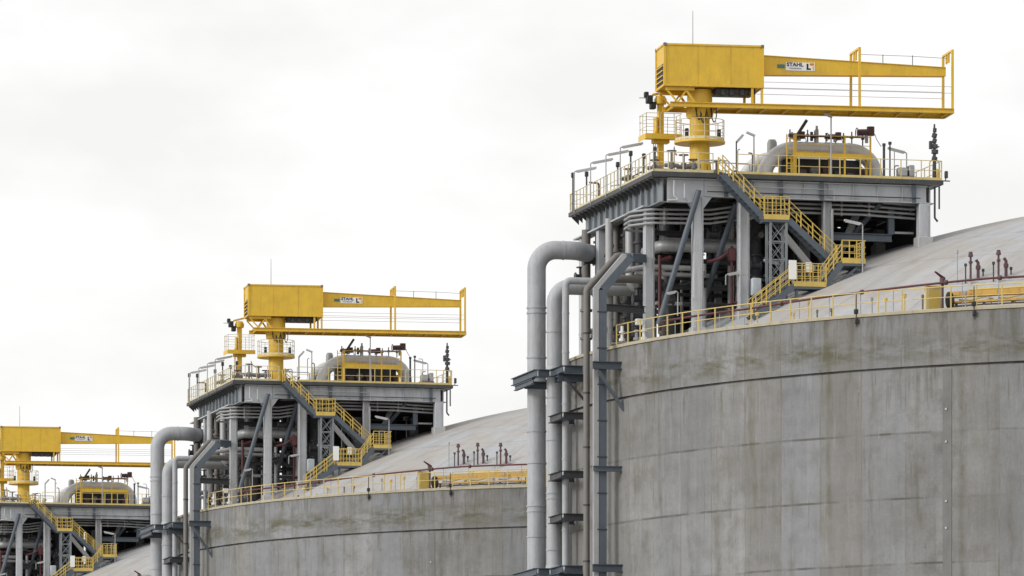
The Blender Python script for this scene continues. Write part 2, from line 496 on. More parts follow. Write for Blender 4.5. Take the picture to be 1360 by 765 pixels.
# ------------------------------------------------------------------ ground
gb = MB().add([(-4000, -1500, 0), (4000, -1500, 0), (4000, 6000, 0), (-4000, 6000, 0)], [(0, 1, 2, 3)])
g = gb.build('ground', 'ground')
g['kind'] = 'structure'

# ------------------------------------------------------------------ the tank itself
def build_tank():
    t = thing('storage_tank', 'huge round grey concrete storage tank with stained wall, {T}', 'tank', (0, 0, 0))
    prof = [(RW, 0), (RW, 33.81), (RW - 0.14, 33.83), (RW - 0.14, 33.93)]
    MB().lathe(prof, 256).build('wall', 'wall', t)
    prof = [(RW - 0.13, 33.93), (RW + 0.05, 33.935), (RW + 0.05, 36.66), (RW - 0.05, 36.67)]
    MB().lathe(prof, 256).build('ring_beam', 'wall', t)
    prof = [(RW + 0.02, 36.68), (RW + 0.12, 36.69), (RW + 0.12, 36.84), (RW + 0.10, 36.86), (39.2, 36.86), (39.2, 36.74), (36.2, 36.74)]
    MB().lathe(prof, 256).build('rim_kerb', 'kerb', t)
    MB().lathe([(36.2 - 36.2 * i / 28, dome_z(36.2 - 36.2 * i / 28)) for i in range(28)] + [(0.01, dome_z(0))], 192).build('dome_roof', 'dome', t)
    # flat cover strip with clips that runs down the wall
    b = MB()
    a = rad(227.3)
    d = Vector((math.cos(a), math.sin(a), 0)); s = Vector((-d.y, d.x, 0))
    c = d * (RW + 0.008)
    b.bar(c + Vector((0, 0, 0.2)), c + Vector((0, 0, 33.7)), 0.50, 0.03, up=d)
    strip = b.build('cover_strip', 'strip', t)
    b = MB()
    for z in (31.6, 29.9, 26.8, 25.4, 22, 19):
        q = d * (RW + 0.05) - s * 0.05 + Vector((0, 0, z))
        b.bar(q - Vector((0, 0, 0.05)), q + Vector((0, 0, 0.05)), 0.10, 0.06, up=d)
    b.build('clip', 'galv', strip)

# ------------------------------------------------------------------ rim railing and pipes round the rim
def arc(r, a0, a1, z, n=40):
    zz = z if callable(z) else (lambda a: z)
    return [(r * math.cos(rad(a0 + (a1 - a0) * i / n)), r * math.sin(rad(a0 + (a1 - a0) * i / n)), zz(a0 + (a1 - a0) * i / n)) for i in range(n + 1)]

def build_rim():
    t = thing('rim_railing', 'long yellow guard railing around the concrete rim of the {T}', 'railing', (*arc(39.55, 225, 226, ZRIM)[0][:2], ZRIM))
    pts = arc(39.55, 190, 292, ZRIM, 70)
    railing(t, pts, 'rim_rail', 1.15, 1.45, (0.52,), False, r=0.028, part='rail', w=0.062)
    # red fire main
    t = thing('fire_main', 'thin dark red fire water pipe following the rim of the {T}', 'pipe', (*arc(38.9, 225, 226, ZRIM)[0][:2], ZRIM))
    zf = lambda a: 37.85 + 0.55 * max(0, min(1, (a - 208) / 22))
    MB().tube(arc(38.9, 196, 290, zf, 60), 0.06, 8).build('pipe', 'red', t)
    for i, p in enumerate(arc(38.9, 198, 288, zf, 30)):
        MB().bar((p[0], p[1], 36.74), (p[0], p[1], p[2] - 0.07), 0.035, 0.035).build('support', 'galv', t)
    for i, a in enumerate((211, 219, 226.5, 231, 238)):
        p = arc(38.9, a, a + 1, zf, 1)
        MB().tube([Vector(p[0]), Vector(p[0]).lerp(Vector(p[1]), 0.22)], 0.13, 8).build('flange', 'maroon', t)
    # ochre cable trays
    t = thing('cable_tray', 'ochre cable tray on short legs behind the rim railing of the {T}', 'cable tray', (*arc(38.2, 230, 231, 36.74)[0][:2], 36.74))
    b = MB()
    for z, h, r in ((37.72, 0.30, 38.2), (37.30, 0.10, 38.25)):
        pp = arc(r, 226.3, 290, z, 44)
        for i in range(44): b.bar(pp[i], pp[i + 1], 0.45, h)
    b.build('tray', 'tray', t)
    for p in arc(38.2, 227, 289, 0, 26):
        MB().bar((p[0], p[1], 36.74), (p[0], p[1], 37.24), 0.07, 0.3).build('leg', 'brown_pipe', t)
    # yellow cabinet, hose reel and fire monitor
    a = arc(38.3, 225.0, 226.3, 36.74, 1)
    p = Vector(a[0])
    t = thing('equipment_cabinet', 'faded yellow equipment cabinet at the end of the cable tray on the {T}', 'cabinet', p)
    MB().bbox(p.x - 0.38, p.x + 0.38, p.y - 0.3, p.y + 0.3, 36.9, 38.15, 0.03).build('body', 'pale_rail', t)
    MB().box(p.x - 0.42, p.x + 0.42, p.y - 0.36, p.y + 0.34, 38.153, 38.22).build('cap', 'yellow_rail', t)
    MB().box(p.x - 0.32, p.x + 0.32, p.y - 0.325, p.y - 0.303, 37.0, 38.05).build('door', 'yellow_rail', t)
    q = Vector(arc(38.75, 226.2, 227, 36.74, 1)[0])
    t = thing('fire_monitor', 'red fire water monitor on a post beside the cabinet on the {T}', 'fire monitor', q)
    MB().tube([q, q + Vector((0, 0, 1.55))], 0.07, 8).build('riser', 'maroon', t)
    MB().tube([q + Vector((0, 0, 1.5)), q + Vector((0, 0, 1.85))], 0.16, 10).build('swivel', 'maroon', t)
    MB().tube([q + Vector((0.1, 0, 1.8)), q + Vector((-0.5, -0.3, 2.12))], [0.09, 0.05], 8).build('nozzle', 'red', t)
    q = Vector(arc(38.85, 226.9, 227, 36.74, 1)[0])
    t = thing('hose_reel', 'black hose reel standing behind the rim railing of the {T}', 'hose reel', q)
    ax = Vector((0.75, -0.66, 0)).normalized()
    c = q + Vector((0, 0, 0.62))
    side = Vector((ax.y, -ax.x, 0))
    ring = [c + (side * math.cos(k * math.pi / 10) + Vector((0, 0, 1)) * math.sin(k * math.pi / 10)) * 0.36 for k in range(21)]
    MB().tube(ring, 0.11, 8).build('hose', 'black', t)
    MB().tube([c - ax * 0.18, c + ax * 0.18], 0.12, 10).build('drum', 'maroon', t)
    MB().bar(q, c - Vector((0, 0, 0.1)), 0.1, 0.3).build('stand', 'dark_steel', t)
    for i, (ang, where) in enumerate(((219.6, 'near the stair lamp'), (229.6, 'below the vent valves'))):
        q = Vector(arc(39.9, ang, ang + 1, 36.3, 1)[0])
        t = thing('junction_box', 'small black junction box clipped to the rim %s of the {T}' % where, 'junction box', q)
        MB().bbox(q.x - 0.08, q.x + 0.08, q.y - 0.08, q.y + 0.08, 36.35, 36.62, 0.02).build('body', 'black', t)
        MB().bbox(q.x - 0.1, q.x + 0.1, q.y - 0.02, q.y + 0.2, 36.88, 37.12, 0.02).build('upper_box', 'black', t)
        MB().tube([q + Vector((0, 0.05, -0.1)), q + Vector((0, 0.05, 1.6))], 0.03, 6).build('conduit', 'dark_steel', t)

def build_rim_pipework():
    t = thing('rim_pipework', 'low thin pipes, stems and small fittings standing behind the rim railing of the {T}', 'pipework', (*arc(37.6, 228, 229, 36.74)[0][:2], 36.74))
    rnd = random.Random(41)
    for i in range(34):
        a = 205 + i * 1.55 + rnd.uniform(-0.5, 0.5); r = rnd.uniform(37.0, 38.9); h = rnd.uniform(0.35, 1.25)
        x, y = r * math.cos(rad(a)), r * math.sin(rad(a))
        b = MB().tube([(x, y, 36.74), (x, y, 36.74 + h)], rnd.uniform(0.025, 0.05), 6).tube([(x, y, 36.6 + h), (x, y, 36.78 + h)], rnd.uniform(0.06, 0.12), 8)
        b.build('stem', rnd.choice(('yellow_rail', 'galv', 'maroon', 'brown_pipe', 'yellow_rail')), t)
    for r, z, a0, a1, m in ((37.9, 37.05, 206, 226, 'galv'), (37.6, 37.2, 226, 284, 'brown_pipe'), (38.6, 37.0, 228, 284, 'galv'), (37.3, 38.05, 227.5, 284, 'yellow_rail')):
        MB().tube(arc(r, a0, a1, z, 40), 0.06, 6).build('pipe', m, t)
    for i in range(9):                                    # elbows that lead from the tray up to the dome
        a = 227 + i * 3.4
        c, s_ = math.cos(rad(a)), math.sin(rad(a))
        pts = [(37.8 * c, 37.8 * s_, 37.5), (36.6 * c, 36.6 * s_, 37.6), (34.6 * c, 34.6 * s_, dome_z(34.6) + 0.18), (33.4 * c, 33.4 * s_, dome_z(33.4) + 0.1)]
        MB().tube(pts, 0.055, 6, 0.3, 4).build('pipe', rnd.choice(('galv', 'yellow_rail', 'galv')), t)

def vent_valve(x, y, label, twin=True):
    z = ground_z(x, y)
    t = thing('vent_valve', label, 'vent valve', (x, y, z), 'relief vents on the dome')
    b = MB().tube([(x, y, z - 0.1), (x, y, z + 1.42)], 0.06, 8).tube([(x, y, z + 1.0), (x, y, z + 1.12)], 0.11, 8)
    b.build('stem', 'maroon', t)
    MB().tube([(x, y, z + 1.36), (x, y, z + 1.62)], [0.15, 0.10], 8).build('cap', 'maroon', t)
    if twin:
        b = MB().tube([(x + 0.42, y, z - 0.1), (x + 0.42, y, z + 1.05), (x + 0.30, y, z + 1.2)], 0.09, 8).tube([(x + 0.42, y, z + 0.7), (x + 0.42, y, z + 0.9)], 0.14, 8)
        b.build('side_stem', 'maroon', t)
    b = MB().tube([(x + 0.5, y - 0.2, z + 0.18), (x + 1.15, y - 0.3, z + 0.10), (x + 1.35, y - 0.3, z - 0.3)], 0.13, 8, 0.15)
    b.build('elbow', 'galv', t)
    for dx, dy, hh in ((-0.25, 0.1, 1.0), (0.75, 0.15, 0.75)):
        MB().tube([(x + dx, y + dy, z - 0.1), (x + dx, y + dy, z + hh)], 0.04, 6).tube([(x + dx, y + dy, z + hh - 0.15), (x + dx, y + dy, z + hh)], 0.08, 8).build('pilot', 'dark_steel', t)
    MB().bbox(x - 0.15, x + 1.0, y - 0.4, y + 0.3, z - 0.35, z + 0.0, 0.02).build('plinth', 'dome', t)

def build_dome_items():
    vent_valve(-23.34, -22.0, 'dark red vent valve on the dome, nearest to the pole, {T}')
    vent_valve(-22.17, -23.2, 'dark red vent valve on the dome, second from the pole, {T}')
    vent_valve(-20.82, -24.7, 'dark red vent valve on the dome, third from the pole, {T}')
    b = MB().tube([(-23.9, -21.4, 39.0), (-23.9, -21.4, 40.85)], 0.035, 6).tube([(-23.9, -21.4, 40.7), (-23.9, -21.4, 40.9)], 0.07, 6)
    o = b.build('lightning_rod', 'galv', None, (-23.9, -21.4, 39.0))
    tag(o, 'thin grey pole standing on the dome left of the vent valves, {T}', 'pole')

# ------------------------------------------------------------------ the platform on its columns
PX0, PX1, PY0, PY1 = -37.45, -20.75, -9.0, 9.8
def build_platform():
    t = thing('pump_platform', 'grey steel pump platform on tall columns at the edge of the {T}', 'platform', (-29, 0, 40))
    MB().bbox(PX0 + 0.05, PX1 - 0.05, PY0 + 0.05, PY1 - 0.05, 46.08, ZD, 0.02).build('deck', 'steel', t)
    e = MB()
    for a, b_ in (((PX0, PY0), (PX1, PY0)), ((PX1, PY0), (PX1, PY1)), ((PX1, PY1), (PX0, PY1)), ((PX0, PY1), (PX0, PY0))):
        e.bar((*a, 46.19), (*b_, 46.19), 0.09, 0.24)
    e.build('deck_edge', 'edge_steel', t)
    gx0, gx1, gy0, gy1 = -36.75, -21.35, -8.55, 8.55
    def girder(a, c, stiff, low=45.04, gm='plat'):
        top = 46.02; mid = (top + low) / 2
        b = MB()
        A, C2 = Vector((*a, 0)), Vector((*c, 0))
        b.ibeam(A + Vector((0, 0, mid)), C2 + Vector((0, 0, mid)), 0.42, top - low, 0.06)
        L = (C2 - A).length; d = (C2 - A) / L
        side = Vector((d.y, -d.x, 0))
        k = int(L / stiff)
        for i in range(1, k):
            p = A + d * (L * i / k) + side * 0.115
            b.bar(p + Vector((0, 0, low + 0.065)), p + Vector((0, 0, top - 0.065)), 0.17, 0.03, up=d)
        return b.build('girder', gm, t)
    girder((-34.4, gy0), (gx1 - 0.23, gy0), 1.35)
    girder((gx0 + 0.23, gy0), (-34.42, gy0), 1.1, 44.68, 'plat')
    girder((gx0, gy1), (gx0, gy0), 1.3, 44.68, 'girder_grey')  # shade put into its colour: darker grey on the sun-facing side
    girder((gx1, gy0), (gx1, gy1), 1.5)
    girder((gx1 - 0.23, gy1), (gx0 + 0.23, gy1), 1.5)
    for x in (-33.2, -31.9, -30.05, -27.7, -22.35):     # dark bolted splice plates on the front girder
        MB().bar((x, gy0 - 0.235, 45.04), (x, gy0 - 0.235, 46.0), 0.24, 0.03, up=(0, 1, 0)).build('splice_plate', 'blue_steel', t)
    for i in range(22):                                  # ribs that carry the overhang on the left
        y = -8.6 + i * 0.86
        b = MB()
        b.add([(PX0 + 0.08, y - 0.03, 46.06), (PX0 + 0.08, y - 0.03, 45.98), (gx0 - 0.2, y - 0.03, 45.6), (gx0 - 0.2, y - 0.03, 46.06),
               (PX0 + 0.08, y + 0.03, 46.06), (PX0 + 0.08, y + 0.03, 45.98), (gx0 - 0.2, y + 0.03, 45.6), (gx0 - 0.2, y + 0.03, 46.06)],
              [(0, 1, 2, 3), (7, 6, 5, 4), (0, 4, 5, 1), (1, 5, 6, 2), (2, 6, 7, 3), (3, 7, 4, 0)])
        b.build('bracket', 'edge_steel', t)
    MB().box(PX0 + 0.1, gx0 - 0.215, -6.5, 9.3, 44.67, 44.75).build('ledge', 'plat', t)
    for x in (-33.4, -30.2, -27.1, -24.2):
        MB().ibeam((x, gy0 + 0.25, 45.6), (x, gy1 - 0.25, 45.6), 0.3, 0.8).build('cross_beam', 'dark_steel', t)
    for y in (-5.5, -2.5, 0.8, 4.2):
        MB().ibeam((gx0 + 0.25, y, 45.0), (gx1 - 0.25, y, 45.0), 0.28, 0.36).build('cross_beam', 'dark_steel', t)
    def column(x, y, w, top, mat='plat', foot=True, low=0.4):
        z0 = ground_z(x, y)
        b = MB().bbox(x - w / 2, x + w / 2, y - w / 2, y + w / 2, z0 - 1.0, top, 0.03)
        o = b.build('column', mat, t)
        if foot:
            MB().bbox(x - w / 2 - 0.12, x + w / 2 + 0.12, y - w / 2 - 0.12, y + w / 2 + 0.12, z0 - 1.0, z0 + low, 0.04).build('foot', 'steel', o)
        for z in (z0 + 2.2, z0 + 4.9):
            if z < top - 0.5:
                MB().box(x - w / 2 - 0.012, x + w / 2 + 0.012, y - w / 2 - 0.012, y + w / 2 + 0.012, z, z + 0.07).build('joint_band', 'steel', o)
    column(-36.88, -6.0, 0.54, 44.66)
    column(-34.77, -8.5, 0.56, 45.02, low=0.7)
    column(-32.14, -8.5, 0.60, 45.02)
    column(-21.72, -8.5, 0.64, 45.02)
    column(-27.15, -7.9, 0.48, 45.02, low=0.15)
    for y in (4.3, 8.3): column(-36.92, y, 0.54, 44.66)
    for x in (-33.0, -29.2, -25.3, -21.6): column(x, 8.3, 0.62, 45.02)
    for x in (-31.4, -26.2, -21.6): column(x, 0.0, 0.66, 44.6)
    column(-34.6, 2.2, 0.6, 44.6)
    for sg in (-1, 1):                                   # haunches that widen the head of the second column
        b = MB()
        x = -34.77 + sg * 0.285
        b.add([(x, -8.7, 45.02), (x + sg * 0.5, -8.7, 45.02), (x, -8.7, 44.35), (x, -8.3, 45.02), (x + sg * 0.5, -8.3, 45.02), (x, -8.3, 44.35)],
              [(0, 1, 2), (5, 4, 3), (0, 3, 4, 1), (1, 4, 5, 2), (2, 5, 3, 0)])
        b.build('haunch', 'plat', t)
    for pts in (((-34.82, -9.02, 45.35), (-36.85, -8.0, 38.0)), ((-32.4, -8.0, 44.8), (-33.3, -4.0, 39.4)), ((-25.0, -6.2, 43.6), (-24.0, -7.8, 45.1))):
        MB().tube(pts, 0.16, 10).build('brace', 'blue_steel', t)
    MB().ibeam((-39.65, -7.3, 38.93), (-37.3, -6.6, 38.93), 0.3, 0.40).build('strut', 'dark_steel', t)
    # framing under the right half of the deck
    MB().ibeam((-26.7, -7.3, 43.22), (-23.2, -7.3, 43.22), 0.3, 0.42).build('beam', 'blue_steel', t)
    MB().bar((-23.25, -7.3, 43.44), (-23.25, -7.3, 45.0), 0.34, 0.3).build('hanger', 'blue_steel', t)
    MB().bar((-23.0, -7.2, 43.55), (-21.9, -7.2, 43.55), 0.1, 0.12).build('beam', 'galv', t)
    MB().bar((-29.85, -8.2, 43.3), (-28.0, -8.2, 41.2), 0.24, 0.34).build('brace', 'steel', t)
    # dark louvred screens that close the space under the deck
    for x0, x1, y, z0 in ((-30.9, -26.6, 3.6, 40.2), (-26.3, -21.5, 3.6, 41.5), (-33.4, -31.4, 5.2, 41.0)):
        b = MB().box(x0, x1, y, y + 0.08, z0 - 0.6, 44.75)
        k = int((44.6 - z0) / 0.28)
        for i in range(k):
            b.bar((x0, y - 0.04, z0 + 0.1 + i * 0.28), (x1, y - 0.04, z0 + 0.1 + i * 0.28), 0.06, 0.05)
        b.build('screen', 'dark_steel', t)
    MB().box(-21.45, -21.37, -7.9, 7.9, 42.1, 45.0).build('screen', 'dark_steel', t)

def build_pipework():
    """everything between the columns"""
    t = thing('pump_pipework', 'dense grey and dark pipework between platform columns on the {T}', 'pipework', (-32, -2, 40))
    P = lambda pts, r, mat, rads=0.0, n=10, nm='pipe': MB().tube(pts, r, n, rads).build(nm, mat, t)
    P([(-35.95, -2.0, 42.72), (-35.9, -5.0, 42.72), (-31.3, -5.0, 42.75), (-31.3, 1.0, 42.75)], 0.34, 'galv', 0.5, 12)
    P([(-37.2, -4.2, 41.25), (-32.5, -4.2, 41.2), (-32.5, 2.0, 41.2)], 0.13, 'galv', 0.3)
    P([(-38.3, -3.3, 41.0), (-35.4, -3.3, 41.0), (-35.4, -3.3, 38.0)], 0.22, 'brown_pipe', 0.4)
    P([(-35.2, -3.0, 45.0), (-35.2, -3.0, 38.2)], 0.27, 'galv')
    P([(-33.55, -5.5, 41.7), (-33.55, -5.5, 38.2)], 0.13, 'galv')
    P([(-27.42, -8.35, 45.0), (-27.42, -8.35, 41.0)], 0.09, 'galv')
    P([(-26.98, -8.35, 44.6), (-26.98, -8.35, 41.0)], 0.09, 'galv')
    P([(-37.35, 0.9, 44.9), (-37.35, 0.9, 37.0)], 0.23, 'steel')
    P([(-36.75, -1.4, 44.6), (-36.75, -1.4, 41.0), (-35.6, -1.4, 40.2)], 0.27, 'galv', 0.5, 12)
    P([(-36.0, -3.0, 44.6), (-36.0, -3.0, 38.0)], 0.12, 'galv')
    P([(-38.6, -4.2, 41.2), (-36.6, -4.2, 41.6), (-34.0, -4.2, 41.6)], 0.16, 'steel', 0.4)
    P([(-24.3, -5.0, 45.35), (-25.3, -5.6, 43.4), (-25.3, -3.0, 42.0)], 0.22, 'clad', 0.4)
    rnd = random.Random(11)
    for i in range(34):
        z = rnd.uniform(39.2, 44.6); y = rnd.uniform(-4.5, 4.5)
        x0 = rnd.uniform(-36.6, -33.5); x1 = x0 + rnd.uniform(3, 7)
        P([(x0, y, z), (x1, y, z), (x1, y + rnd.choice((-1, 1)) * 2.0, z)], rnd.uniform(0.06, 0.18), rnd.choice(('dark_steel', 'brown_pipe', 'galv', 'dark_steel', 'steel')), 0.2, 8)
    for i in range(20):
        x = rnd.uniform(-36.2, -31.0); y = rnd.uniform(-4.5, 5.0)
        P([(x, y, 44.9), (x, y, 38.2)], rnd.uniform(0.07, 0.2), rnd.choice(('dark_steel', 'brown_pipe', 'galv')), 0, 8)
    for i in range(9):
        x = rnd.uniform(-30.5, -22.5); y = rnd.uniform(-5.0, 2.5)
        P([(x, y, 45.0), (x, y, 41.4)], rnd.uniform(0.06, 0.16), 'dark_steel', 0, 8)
    for x, y, r in ((-34.2, -1.0, 0.52), (-35.9, 1.6, 0.48), (-32.6, 2.6, 0.52), (-30.2, -3.6, 0.5), (-29.0, 1.0, 0.5)):
        zt = 44.9
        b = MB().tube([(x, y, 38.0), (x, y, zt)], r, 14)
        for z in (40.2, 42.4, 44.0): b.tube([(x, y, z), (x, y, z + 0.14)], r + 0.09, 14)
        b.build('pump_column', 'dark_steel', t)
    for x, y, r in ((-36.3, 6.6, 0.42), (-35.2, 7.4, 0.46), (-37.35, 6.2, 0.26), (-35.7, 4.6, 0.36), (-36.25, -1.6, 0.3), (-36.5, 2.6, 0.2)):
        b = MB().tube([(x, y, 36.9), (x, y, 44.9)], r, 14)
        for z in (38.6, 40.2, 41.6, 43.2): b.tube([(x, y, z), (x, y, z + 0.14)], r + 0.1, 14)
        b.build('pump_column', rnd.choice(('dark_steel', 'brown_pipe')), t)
    for i in range(11):
        z = 38.0 + i * 0.62; y = rnd.uniform(2.0, 7.8)
        x0 = rnd.uniform(-37.7, -36.6)
        P([(x0, y, z), (x0 + rnd.uniform(1.2, 3.5), y, z), (x0 + 3.6, y - 1.5, z - 0.6)], rnd.uniform(0.07, 0.2), rnd.choice(('dark_steel', 'brown_pipe', 'galv')), 0.2, 8)
    for x, y, z in ((-37.5, 5.0, 43.0), (-37.6, 6.6, 42.2), (-37.4, 3.0, 40.0), (-37.3, 1.0, 38.6), (-37.2, -2.0, 38.4), (-36.9, -3.6, 38.9), (-36.6, -2.6, 40.0), (-33.9, -6.0, 40.6), (-33.2, -6.1, 43.3), (-30.8, -6.2, 41.6), (-30.7, -6.0, 40.4), (-35.7, -5.8, 39.6), (-35.8, -4.0, 40.6)):
        b = MB().tube([(x - 0.3, y, z), (x + 0.3, y, z)], 0.2, 10).tube([(x - 0.32, y, z), (x - 0.26, y, z)], 0.3, 10).tube([(x + 0.26, y, z), (x + 0.32, y, z)], 0.3, 10)
        b.tube([(x, y, z), (x, y, z + 0.6)], 0.07, 8).tube([(x, y, z + 0.56), (x, y, z + 0.62)], 0.24, 10)
        b.build('valve', 'dark_steel', t)
    for z in (43.6, 41.9, 40.6):
        MB().ibeam((-36.5, -3.6, z), (-30.5, -3.6, z), 0.2, 0.26).build('pipe_support', 'dark_steel', t)
        MB().ibeam((-33.9, -6.6, z + 0.3), (-33.9, 5.0, z + 0.3), 0.2, 0.26).build('pipe_support', 'dark_steel', t)
    # red deluge pipes
    t = thing('deluge_riser', 'dark red fire water riser beside the third platform column of the {T}', 'fire pipe', (-32.66, -8.0, 38.6))
    MB().tube([(-32.66, -8.0, 38.4), (-32.66, -8.0, 42.45)], 0.08, 8).build('riser', 'red', t)
    MB().tube([(-33.9, -7.4, 41.6), (-33.3, -7.6, 41.75), (-32.66, -8.0, 42.2)], 0.09, 8, 0.3).build('branch', 'red', t)
    MB().bbox(-32.85, -32.45, -8.2, -7.85, 41.6, 42.3, 0.04).build('valve_body', 'red', t)
    MB().tube([(-32.66, -8.1, 39.3), (-31.4, -9.2, 39.2)], 0.06, 8).build('branch', 'red', t)
    t = thing('deluge_valve', 'dark red valve column behind the front left platform column of the {T}', 'fire valve', (-35.95, -4.9, 38.2))
    MB().tube([(-35.95, -4.9, 38.0), (-35.95, -4.9, 42.2)], 0.10, 10).build('riser', 'red', t)
    MB().tube([(-35.95, -4.9, 41.9), (-35.3, -4.9, 42.1)], 0.12, 8).build('branch', 'red', t)
    # four parallel small bore pipes under the front girder
    for i in range(4):
        z = 44.5 - i * 0.25
        nth = ('topmost', 'second from top', 'third from top', 'lowest')[i]
        pts = [(-36.5, -3.7, z - 0.1), (-37.75, -3.7, z - 0.06), (-37.75, -5.3, z), (-36.9, -6.75, z), (-33.6, -6.85, z + 0.05), (-29.0, -7.55, z + 0.72), (-25.0, -7.6, z + 0.70), (-21.9, -7.5, z + 0.58)]
        t = thing('process_pipe', 'thin grey pipe under the front girder of the {T}, %s of four' % nth, 'pipe', (-33, -6.7, z), 'four parallel pipes under the girder')
        MB().tube(pts, 0.07, 8, [0, 0.4, 0.5, 0.6, 1, 1, 1, 0]).build('pipe', 'galv', t)
        for x in (-36.2, -31.3, -26.2, -24.6):
            zz = z + (0.01 if x < -33 else 0.39 if x < -29 else 0.70)
            yy = -6.77 if x < -33 else (-7.13 if x < -29 else -7.58)
            MB().tube([(x - 0.05, yy, zz), (x + 0.05, yy, zz)], 0.11, 8).build('clamp', 'steel', t)
    # valve skid behind the rim at the left
    t = thing('valve_skid', 'small skid of black and white valves at the left rim of the {T}', 'valve skid', (-38.2, -5.2, ZRIM))
    rnd = random.Random(5)
    for i in range(5):
        x = -38.55 + i * 0.32; y = -5.0 - 0.35 * i
        m = ('black', 'white', 'black', 'galv', 'white')[i]
        b = MB().tube([(x, y, 36.74), (x, y, 37.9 + 0.25 * (i % 3))], 0.09, 8).tube([(x, y, 37.3), (x, y, 37.45)], 0.19, 8).tube([(x, y, 37.75), (x, y, 37.85)], 0.17, 8)
        b.build('valve', m, t)
    MB().tube([(-38.7, -4.9, 37.2), (-37.2, -6.5, 37.2)], 0.08, 8).build('header', 'brown_pipe', t)
    MB().bbox(-37.75, -37.35, -6.6, -6.3, 38.1, 38.45, 0.03).build('indicator', 'white', t)
    t = thing('local_panel', 'pale blue grey control box beside the stair foot of the {T}', 'control box', (-31.72, -9.6, 39.0))
    MB().bbox(-31.98, -31.46, -9.8, -9.4, 39.55, 40.5, 0.04).build('body', 'box', t)
    MB().tube([(-31.72, -9.6, 38.6), (-31.72, -9.6, 39.6)], 0.06, 8).build('post', 'galv', t)
    MB().bbox(-31.95, -31.5, -9.83, -9.81, 39.62, 40.42, 0.005).build('door', 'box', t)

# ------------------------------------------------------------------ railings of the deck
def build_deck_pipework():
    """small lines that run about the deck"""
    t = thing('deck_pipework', 'tangle of thin pipes and stems on the open deck of the {T}', 'pipework', (-33, -4, ZD))
    rnd = random.Random(23)
    P = lambda pts, r, mat, rads=0.12: MB().tube(pts, r, 6, rads, 4).build('pipe', mat, t)
    mats = ('galv', 'dark_steel', 'brown_pipe', 'maroon', 'galv', 'pale_rail')
    for i in range(20):                                   # risers with a crook at the top
        x = rnd.uniform(-37.0, -31.4); y = rnd.uniform(-8.2, 8.5); h = rnd.uniform(0.6, 1.7)
        P([(x, y, ZD), (x, y, ZD + h), (x + rnd.uniform(-0.7, 0.7), y + rnd.uniform(-0.7, 0.7), ZD + h + rnd.uniform(-0.15, 0.1))], rnd.uniform(0.03, 0.065), rnd.choice(mats))
    for i in range(14):                                   # low runs along the deck
        x = rnd.uniform(-37.0, -33.0); y = rnd.uniform(-8.4, 5.0); z = ZD + rnd.uniform(0.35, 1.0); L = rnd.uniform(1.0, 3.5)
        if rnd.random() < 0.5: P([(x, y, ZD), (x, y, z), (x + L, y, z), (x + L, y, ZD)], rnd.uniform(0.03, 0.06), rnd.choice(mats))
        else: P([(x, y, ZD), (x, y, z), (x, y + L, z), (x, y + L, ZD)], rnd.uniform(0.03, 0.06), rnd.choice(mats))
    for i in range(12):                                   # stems round the loops
        x = rnd.uniform(-31.3, -21.3); y = rnd.uniform(-3.4, 3.0); h = rnd.uniform(1.0, 2.9)
        P([(x, y, ZD), (x, y, ZD + h), (x + rnd.uniform(-0.4, 0.4), y, ZD + h)], rnd.uniform(0.025, 0.05), rnd.choice(mats))
    for i in range(9):                                    # fittings on top of the front loop
        x = -28.3 + i * 0.53 + rnd.uniform(-0.1, 0.1); h = rnd.uniform(0.25, 0.7)
        b = MB().tube([(x, -4.4, 48.75), (x, -4.4, 48.85 + h)], 0.04, 6).tube([(x, -4.4, 48.8 + h * 0.5), (x, -4.4, 48.95 + h * 0.5)], 0.1, 8)
        b.build('fitting', rnd.choice(('maroon', 'galv', 'dark_steel')), t)
    t = thing('inner_railing', 'yellow inner railing crossing the deck behind the crane of the {T}', 'railing', (-31.2, 0, ZD))
    railing(t, [(-37.0, -2.6, ZD), (-31.3, -2.6, ZD), (-31.3, 6.0, ZD)], 'pale_rail', 1.05, 1.1, (0.5,), False, part='rail', r=0.02, w=0.045)
    # conduits clipped to the columns
    t = thing('conduit_run', 'thin conduits clipped along the columns and front girder of the {T}', 'conduit', (-32, -8.9, 40))
    C1 = lambda pts, r=0.03, mat='galv': MB().tube(pts, r, 6, 0.1, 4).build('conduit', mat, t)
    for x, y in ((-34.6, -8.82), (-31.95, -8.84), (-32.36, -8.84), (-21.55, -8.86), (-36.72, -6.3)):
        C1([(x, y, 44.95), (x, y, ground_z(x, y) + 0.2)])
    C1([(-34.3, -8.86, 45.3), (-22.0, -8.86, 45.3)], 0.035, 'dark_steel')
    C1([(-34.3, -8.85, 45.62), (-27.0, -8.85, 45.62), (-27.0, -8.85, 45.0)], 0.03, 'galv')
    C1([(-36.2, -8.86, 45.85), (-36.2, -8.86, 45.0), (-35.9, -8.86, 44.8), (-36.6, -8.86, 44.75)], 0.05, 'clad_light')
    C1([(-35.6, -8.86, 45.7), (-35.6, -8.86, 44.9)], 0.04, 'clad_light')

